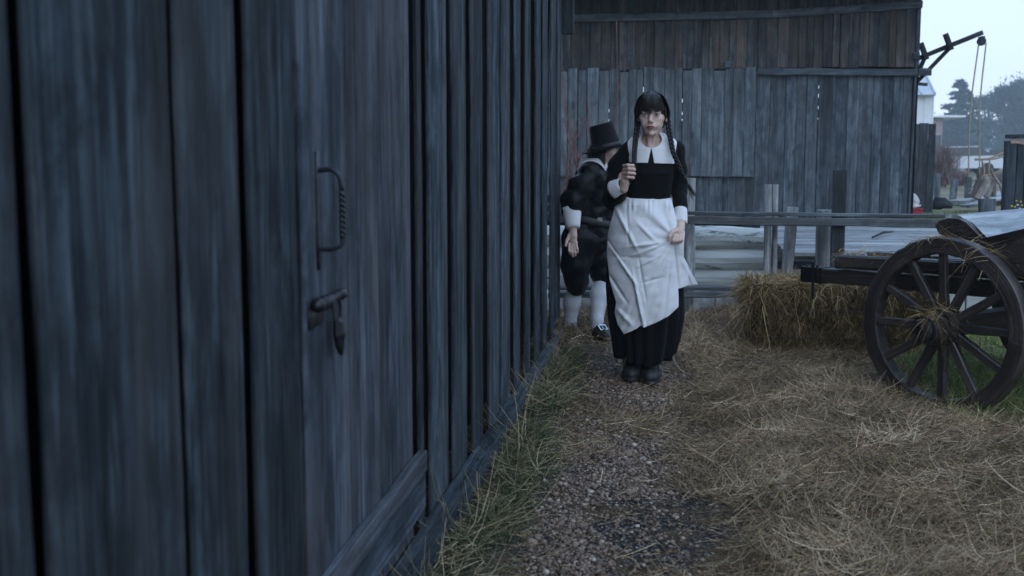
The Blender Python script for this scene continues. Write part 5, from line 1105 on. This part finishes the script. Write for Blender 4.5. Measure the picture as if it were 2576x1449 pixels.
dp = np.interp(y_, [q[0] for q in SKR], [q[3] for q in SKR]); lx = np.interp(y_, [q[0] for q in SKR], [q[1] for q in SKR]); rx_ = np.interp(y_, [q[0] for q in SKR], [q[2] for q in SKR])
xn = np.clip((x_-(lx+rx_)/2)/((rx_-lx)/2*1.16), -.97, .97); dep = YW+.03-dp*np.sqrt(1-xn**2)*1.02-.024
dx, dy_ = x_-H_[0], y_-H_[1]; rr = np.hypot(dx, dy_); an = np.arctan2(dy_, dx)          # folds fan out from the gathering hand
fan = np.sin(8*an+1.1*np.sin(3*an+.5)+rr*.006+.7)*(1-np.exp(-rr/25))*np.exp(-rr/190)
crease = lambda ax1, ay1, ax2, ay2, wd, am: am*np.exp(-((((x_-ax1)*(ay2-ay1)-(y_-ay1)*(ax2-ax1))/math.hypot(ax2-ax1, ay2-ay1))/(wd*.72))**2)*1/(1+np.exp(-8*((((x_-ax1)*(ax2-ax1)+(y_-ay1)*(ay2-ay1))/((ax2-ax1)**2+(ay2-ay1)**2))+.02)))*1/(1+np.exp(8*((((x_-ax1)*(ax2-ax1)+(y_-ay1)*(ay2-ay1))/((ax2-ax1)**2+(ay2-ay1)**2))-1.02)))
swag = np.sin((y_-520-.0018*(x_-1600)**2)/11.5)*np.exp(-((y_-590)/45)**2)*np.clip((1690-x_)/60, 0, 1)
fold = -.009*fan-.005*swag+.0035*np.sin(x_*.36+1.9*np.sin(x_*.13+1))*np.exp(-((y_-505)/22)**2)*(.4+.6*np.sin(x_*.07)**2)
fold += crease(1552, 632, 1600, 700, 5, -.014)+crease(1532, 600, 1575, 660, 5, .009)+crease(1610, 560, 1650, 600, 6, -.008)+crease(1620, 700, 1660, 690, 4, .008)+crease(1650, 640, 1612, 660, 4, -.009)+crease(1600, 740, 1616, 690, 4, .008)+crease(1715, 650, 1740, 705, 5, -.008)+crease(1580, 540, 1585, 600, 5, .007)+crease(1600, 700, 1622, 806, 5, -.020)+crease(1585, 640, 1690, 598, 6, -.012)+crease(1612, 655, 1625, 730, 4, .010)+crease(1550, 520, 1600, 610, 7, -.012)+crease(1600, 612, 1684, 600, 6, -.014)+crease(1540, 690, 1575, 740, 6, .012)+crease(1694, 600, 1706, 720, 5, .016)+crease(1694, 596, 1640, 700, 6, -.010)+crease(1694, 598, 1672, 760, 7, .010)+crease(1560, 770, 1590, 800, 8, -.01)+crease(1640, 640, 1560, 640, 6, .008)
fold += .006*fn3(x_, y_, 0, .045, 31)+.0018*fn3(x_, y_, 0, .14, 32)+.0016*fn3(x_*.6, y_, 0, .33, 33)*np.exp(-(rr/70)**2)+.0010*fn3(x_, y_, 0, .3, 34)+.0022*np.sin(x_*.31+y_*.12)*np.exp(-((y_-790)/40)**2)
fold *= 1-.85*np.exp(-((y_-497)/9)**2); fold *= 1.25; dep = dep+fold-.012; pull = np.exp(-(rr/34)**2); dep = dep*(1-pull)+(YW-.168)*pull
PW = np.array([[atY(a, b_, YW) for a, b_ in zip(ra, rb)] for ra, rb in zip(x_, y_)]); PW[..., 1] = dep
I = np.arange(nu*nv).reshape(nu, nv); Fq = np.stack([I[:-1, :-1], I[:-1, 1:], I[1:, 1:], I[1:, :-1]], -1).reshape(-1, 4)
AP = mk('apron', PW.reshape(-1, 3), Fq, M['white_linen'], WM, smooth=True); md = AP.modifiers.new('cloth_thickness', 'SOLIDIFY'); md.thickness = .003; md.offset = 0
n = 60; V = []
for py_, g in ((496, .006), (497, .009), (509, .010), (510, .006)):
    for j in range(n): a = 2*math.pi*j/n; l_, r_ = np.interp(py_, [495, 515], [1573, 1560]), np.interp(py_, [495, 515], [1686, 1692]); p = L((l_+r_)/2+((r_-l_)/2+g/SW)*math.sin(a), py_+1.5*math.sin(a)); p[1] = YW+.03-(.101+(py_-495)*.0012+g)*math.cos(a); V.append(p)
mk('waistband', V, np.array([(i*n+j, ((i+1) % 4)*n+j, ((i+1) % 4)*n+(j+1) % n, i*n+(j+1) % n) for i in range(4) for j in range(n)]), M['white_linen'], AP, smooth=True)
# boots
def boot(px, dy, lift, parent, s=1.0, yaw=0.0):
    c_ = L(px, 952, dy); c_[2] = float(gh(c_[0], c_[1]))+.004+lift; h_ = .0045; F = Field(ax_(c_[0]-.09, c_[0]+.09, h_), ax_(c_[1]-.24, c_[1]+.12, h_), ax_(c_[2]-.02, c_[2]+.30, h_)); o = lambda x, y, z: c_+np.array((x, y, z))
    F.cap(o(0, .03, .05), o(0, .035, .27), .046, .054, .03); F.ell(o(0, -.01, .045), (.044, .10, .05), .03); F.ell(o(.004, -.115, .036), (.052, .07, .042), .03); F.ell(o(0, .055, .03), (.040, .04, .04), .02)
    X, Y, Z = F.G((slice(None),)*3); F.F = np.maximum(F.F, (c_[2]-Z)); q = F.sl((c_[0]-.056, c_[1]-.19, c_[2]), (c_[0]+.056, c_[1]+.1, c_[2]+.018), 0)
    F.ell(o(.002, -.05, .010), (.058, .148, .016), .003); F.F = np.maximum(F.F, (c_[2]-.004-Z)).astype(np.float32); F.F = np.maximum(F.F, Z-(c_[2]+.25)).astype(np.float32)
    V, Q = F.net(); B_ = mk('boot', V, Q, M['boot'], parent, smooth=True); f = MB()
    for k in range(5): z_ = .085+.032*k; yy = -.052+.012*k*0-.004*k*0+(-.02 if k == 0 else .0)+(.012*k if k < 3 else .03); f.tube(spline([o(-.022, yy+.002, z_), o(0, yy-.012, z_+.004), o(.022, yy+.002, z_)], 6), .0028, 5)
    f.build('laces', M['dark_iron'], B_); return B_
boot(1588, .03, .004, WM); boot(1635, -.02, 0, WM)
# ------------------------------------------------------------------ MAN
gm = atZ(1500, 858, 0); YM = 7.46; LM = lambda px, py, dy=0.0: atY(px, py, YM)+np.array((0, dy, 0)); SM = np.linalg.norm(LM(1600, 500)-LM(1500, 500))/100; MBs = np.array((LM(1475, 850)[0], YM, 0))
HCm = LM(1526, 385, -.02); ya = R(62); cy_, sy_ = math.cos(ya), math.sin(ya); pt = R(28)
Ry = np.array([[cy_, sy_, 0], [-sy_, cy_, 0], [0, 0, 1.]]); Rx = np.array([[1, 0, 0], [0, math.cos(pt), -math.sin(pt)], [0, math.sin(pt), math.cos(pt)]])
HRm2 = Rx@Ry; HR = HRm2; TM = lambda c: HCm+HRm2.T@np.asarray(c, float)
F = Field(ax_(LM(1395, 400)[0]-.02, LM(1590, 400)[0], .0042), ax_(YM-.32, YM+.28, .0042), ax_(-.01, LM(1500, 300)[2]+.03, .0042))
head(F, TM, 1.0); CH = LM(1500, 452, .02); PV = LM(1478, 590, .02)
F.cap(TM((0, .03, -.06)), LM(1500, 425, .02), .058, .062, .02); F.cap(PV, CH, .125, .12, .04); F.cap(LM(1492, 436, -.12), LM(1505, 432, .14), .055, .055, .04)
ESm = LM(1443, 500, -.15); WSm = LM(1448, 566, -.225); F.chain([LM(1487, 440, -.12), ESm, WSm], [.052, .044, .027], .02)
F.chain([LM(1512, 440, .14), LM(1545, 510, .12), LM(1560, 570, .05)], [.05, .042, .03], .02)
F.ell(LM(1449, 594, -.23), (.026, .017, .048), .015)
F.cap(WSm, LM(1449, 585, -.228), .027, .026, .012)
for (a, q, e_, r_) in (((1440, 612), (1440, 624), (1443, 632), .0082), ((1446, 615), (1447, 628), (1449, 637), .0092), ((1452, 614), (1454, 627), (1455, 635), .009), ((1457, 609), (1460, 620), (1460, 628), .008)):
    F.chain([LM(a[0], a[1]-6, -.233), LM(*a, -.236), LM(*q, -.246), LM(*e_, -.238)], [r_*1.15, r_*1.05, r_, r_*.85], .003)
F.chain([LM(1441, 585, -.235), LM(1434, 600, -.25), LM(1432, 611, -.26)], [.014, .011, .008], .005)
KN1, KN2, AN1, AN2 = LM(1450, 715, -.06), LM(1515, 690, .04), LM(1432, 834, .02), LM(1504, 822, -.12)
F.chain([LM(1468, 600, -.07), KN1, LM(1443, 765, .0), AN1], [.085, .045, .044, .030], .03); F.chain([LM(1492, 600, .08), KN2, LM(1514, 745, .02), AN2], [.085, .045, .044, .030], .03)
V, Q = F.net(); MN = mk('person', V, Q, M['skin'], smooth=True, loc=MBs); tag(MN, 'man in tall black hat, dark coat, breeches and white stockings ducking behind the woman', 'person')
M['felt'] = M['felt']
def mesh_field(F, name, mat, parent): V, Q = F.net(); V = relax(V, Q, 3); return mk(name, V, Q, mat, parent, smooth=True)
# coat
F = Field(ax_(LM(1395, 400)[0]-.02, LM(1600, 400)[0], .005), ax_(YM-.36, YM+.32, .005), ax_(LM(1500, 640)[2], LM(1500, 395)[2], .005))
F.cap(LM(1482, 560, .02), LM(1500, 455, .02), .140, .145, .05); F.cap(LM(1490, 440, -.12), LM(1506, 436, .14), .075, .07, .05); F.cap(LM(1498, 425, .0), LM(1500, 450, .02), .08, .1, .04)
F.chain([LM(1487, 442, -.12), LM(1466, 470, -.15), LM(1450, 500, -.16), LM(1445, 526, -.17)], [.068, .078, .074, .060], .03); F.chain([LM(1512, 440, .14), LM(1545, 510, .12), LM(1556, 550, .06)], [.07, .07, .05], .03)
F.cap(LM(1478, 585, .02), LM(1488, 600, .02), .150, .135, .05)
X, Y, Z = F.G((slice(None),)*3); F.F += (.009*fn3(X+Z*.5, Y, Z, 45, 5)+.006*fn3(X+Z*.4, Y, Z, 85, 6)).astype(np.float32)
F.F = np.maximum(F.F, LM(1500, 612)[2]+.35*(X-LM(1470, 600)[0])*-1-Z).astype(np.float32); CO = mesh_field(F, 'coat', M['black_satin'], MN)
f = MB(); n = 40; bc = LM(1484, 552, .02); V = []
f.tube([bc+np.array((.158*math.cos(a), .158*math.sin(a), -.035*math.cos(a))) for a in np.linspace(0, 2*math.pi, 41)], .016, 8, sq=(1.5, .5), ref=(0, 0, 1), cap=False); f.build('belt', M['boot'], CO, smooth=True)
f = MB(); q = LM(1512, 550, -.125); f.beam(q+(-.016, 0, 0), q+(.016, 0, 0), (0, 0, .014), (0, .006, 0)); f.build('belt_buckle', M['buckle'], CO)
# breeches
F = Field(ax_(LM(1395, 400)[0]-.04, LM(1600, 400)[0], .005), ax_(YM-.30, YM+.30, .005), ax_(LM(1500, 760)[2], LM(1500, 560)[2], .005))
F.ell(LM(1474, 600, .02), (.165, .16, .12), .04); F.chain([LM(1462, 600, -.05), LM(1450, 665, -.07), LM(1452, 705, -.06), LM(1452, 722, -.06)], [.120, .092, .074, .058], .03); F.chain([LM(1492, 600, .07), LM(1508, 650, .05), LM(1514, 690, .04), LM(1516, 702, .04)], [.115, .095, .075, .060], .03)
X, Y, Z = F.G((slice(None),)*3); F.F += (.004*fn3(X, Y, Z*.3, 50, 7)+.002*fn3(X, Y, Z, 60, 8)).astype(np.float32); mesh_field(F, 'breeches', M['black_satin'], MN)
for kn, an_, fr_ in ((LM(1452, 712, -.055), LM(1431, 836, .02), 0), (LM(1517, 692, .04), LM(1502, 822, -.12), 1)):
    F = Field(ax_(min(kn[0], an_[0])-.1, max(kn[0], an_[0])+.1, .004), ax_(min(kn[1], an_[1])-.12, max(kn[1], an_[1])+.10, .004), ax_(an_[2]-.1, kn[2]+.06, .004)); md_ = kn*.62+an_*.38+np.array((-.012, .012, 0))
    F.chain([kn, md_, an_*.85+kn*.15, an_], [.052, .054, .038, .034], .03); F.ell(an_+np.array((.03, -.035, -.045)), (.05, .05, .035), .03); mesh_field(F, 'stocking', M['stocking'], MN)
def shoe(c_, yaw, name='shoe'):
    F = Field(ax_(-.10, .10, .004), ax_(-.22, .10, .004), ax_(-.01, .12, .004)); F.ell((0, -.04, .040), (.044, .115, .045), .02); F.ell((0, -.115, .028), (.047, .06, .030), .03); F.ell((0, .045, .04), (.036, .04, .045), .02)
    F.ell((0, .03, .10), (.030, .045, .05), .012, sub=True); F.ell((0, -.045, .075), (.034, .03, .028), .02); X, Y, Z = F.G((slice(None),)*3); F.F = np.maximum(F.F, .004-Z).astype(np.float32); V, Q = F.net(); V = rotz(V, yaw, np.zeros(3))+c_; S = mk(name, V, Q, M['boot'], MN, smooth=True)
    f = MB(); T2 = lambda x, y, z: rotz(np.array([[x, y, z]]), yaw, np.zeros(3))[0]+c_
    cs = [T2(-.026, -.060, .101), T2(.026, -.060, .101), T2(.026, -.094, .076), T2(-.026, -.094, .076)]; up = nrm(np.cross(cs[1]-cs[0], cs[2]-cs[1]))
    for i in range(4): a, b_ = cs[i], cs[(i+1) % 4]; d = nrm(b_-a); f.beam(a-d*.004, b_+d*.004, np.cross(d, up)*.0045, up*.003, cham=.001)
    f.beam((cs[0]+cs[1])/2, (cs[2]+cs[3])/2, nrm(cs[1]-cs[0])*.002, up*.002, cham=.0005); f.build('shoe_buckle', M['buckle'], S)
an2 = LM(1504, 850, -.20); an2[2] = float(gh(an2[0], an2[1])); shoe(an2, R(38)); an1 = LM(1430, 850, .04); an1[2] = float(gh(an1[0], an1[1])); shoe(an1, R(20))
# cuff, collar, hair, hat
cuff('cuff', LM(1444, 522, -.175), LM(1449, 570, -.225), .066, .043, M['collar_linen'], MN, ref=(0, 1, 0))
F = Field(ax_(LM(1440, 400)[0], LM(1560, 400)[0], .0035), ax_(YM-.24, YM+.24, .0035), ax_(LM(1500, 455)[2], LM(1500, 385)[2], .0035)); F.cap(LM(1490, 440, -.12), LM(1506, 436, .14), .075, .07, .05); F.cap(LM(1498, 425, .0), LM(1500, 450, .02), .08, .1, .04); F.cap(LM(1500, 395, .0), LM(1500, 430, .02), .062, .07, .04)
X, Y, Z = F.G((slice(None),)*3); cc = LM(1497, 415, 0); cut = np.sqrt((X-cc[0])**2+(Y-YM)**2+(1.2*(Z-cc[2]))**2)-.148; F.F = mx_(np.abs(F.F-.022)-.005, cut, Z-(cc[2]+.045)); mesh_field(F, 'collar', M['collar_linen'], MN)
HR = None; F = Field(ax_(-.13, .13, .004), ax_(-.14, .17, .004), ax_(-.16, .15, .004)); F.ell((0, .02, .03), (.088, .105, .09), .01); F.ell((0, .06, -.04), (.082, .062, .075), .03)
for s_ in (-1, 1): F.ell((s_*.072, .035, -.04), (.022, .045, .055), .02)
F.ell((0, -.13, -.065), (.045, .075, .085), .008, sub=True); X, Y, Z = F.G((slice(None),)*3); F.F += (.004*np.sin(X*120+Z*70)*np.sin(Y*110+Z*50)+.002*np.sin(np.arctan2(X, Y)*50)).astype(np.float32)
V, Q = F.net(); HM = mk('hair', HCm+V@HRm2, Q, M['hairbase'], MN, smooth=True)
lines = []
for i in range(150): a = rl.uniform(-1.9, 1.9); s0 = np.array((.085*math.sin(a), .03+.085*math.cos(a), -.03)); lines.append([TM(s0), TM(s0*1.06+(0, 0, -.04)), TM(s0*1.05+np.array((rl.normal(0, .012), .01+rl.normal(0, .012), -.085+rl.normal(0, .012))))])
hairs('hair_strands', lines, .002, M['hair'], HM, n=8)
hb = LM(1527, 376, -.02); ht = LM(1512, 313, -.02); axh = nrm(ht-hb); hh = np.linalg.norm(ht-hb)
f = MB(); zz = np.array([-.01, 0, .15, .5, .9, .97, 1.0, 1.0]); rr = np.array([.100, .100, .097, .088, .080, .079, .074, .0])
f.tube([hb+axh*hh*z_ for z_ in zz], rr, 40, ref=(0, 1, 0), cap=False); HT2 = f.build('hat', M['felt'], MN, smooth=True); HT2.data.polygons.foreach_set('use_smooth', [True]*len(HT2.data.polygons))
n = 56; V = []; rads = [(.085, .0), (.12, .0), (.150, .002), (.168, .005), (.171, .003), (.150, -.003), (.12, -.006), (.085, -.006)]
u_ = nrm(np.cross(axh, (0, 1, 0))); v_ = np.cross(axh, u_)
for r_, z_ in rads:
    for j in range(n): a = 2*math.pi*j/n; V.append(hb+(u_*math.cos(a)+v_*math.sin(a))*r_+axh*(z_+.0+(r_-.085)*(.10*math.cos(2*a)+.05*math.sin(a+1))))
mk('brim', V, np.array([(i*n+j, i*n+(j+1) % n, ((i+1) % 8)*n+(j+1) % n, ((i+1) % 8)*n+j) for i in range(8) for j in range(n)]), M['felt'], HT2, smooth=True)
f = MB(); f.tube([hb+axh*.004, hb+axh*.034], [.1015, .0985], 40, ref=(0, 1, 0)); f.build('hat_band', M['boot'], HT2, smooth=True)
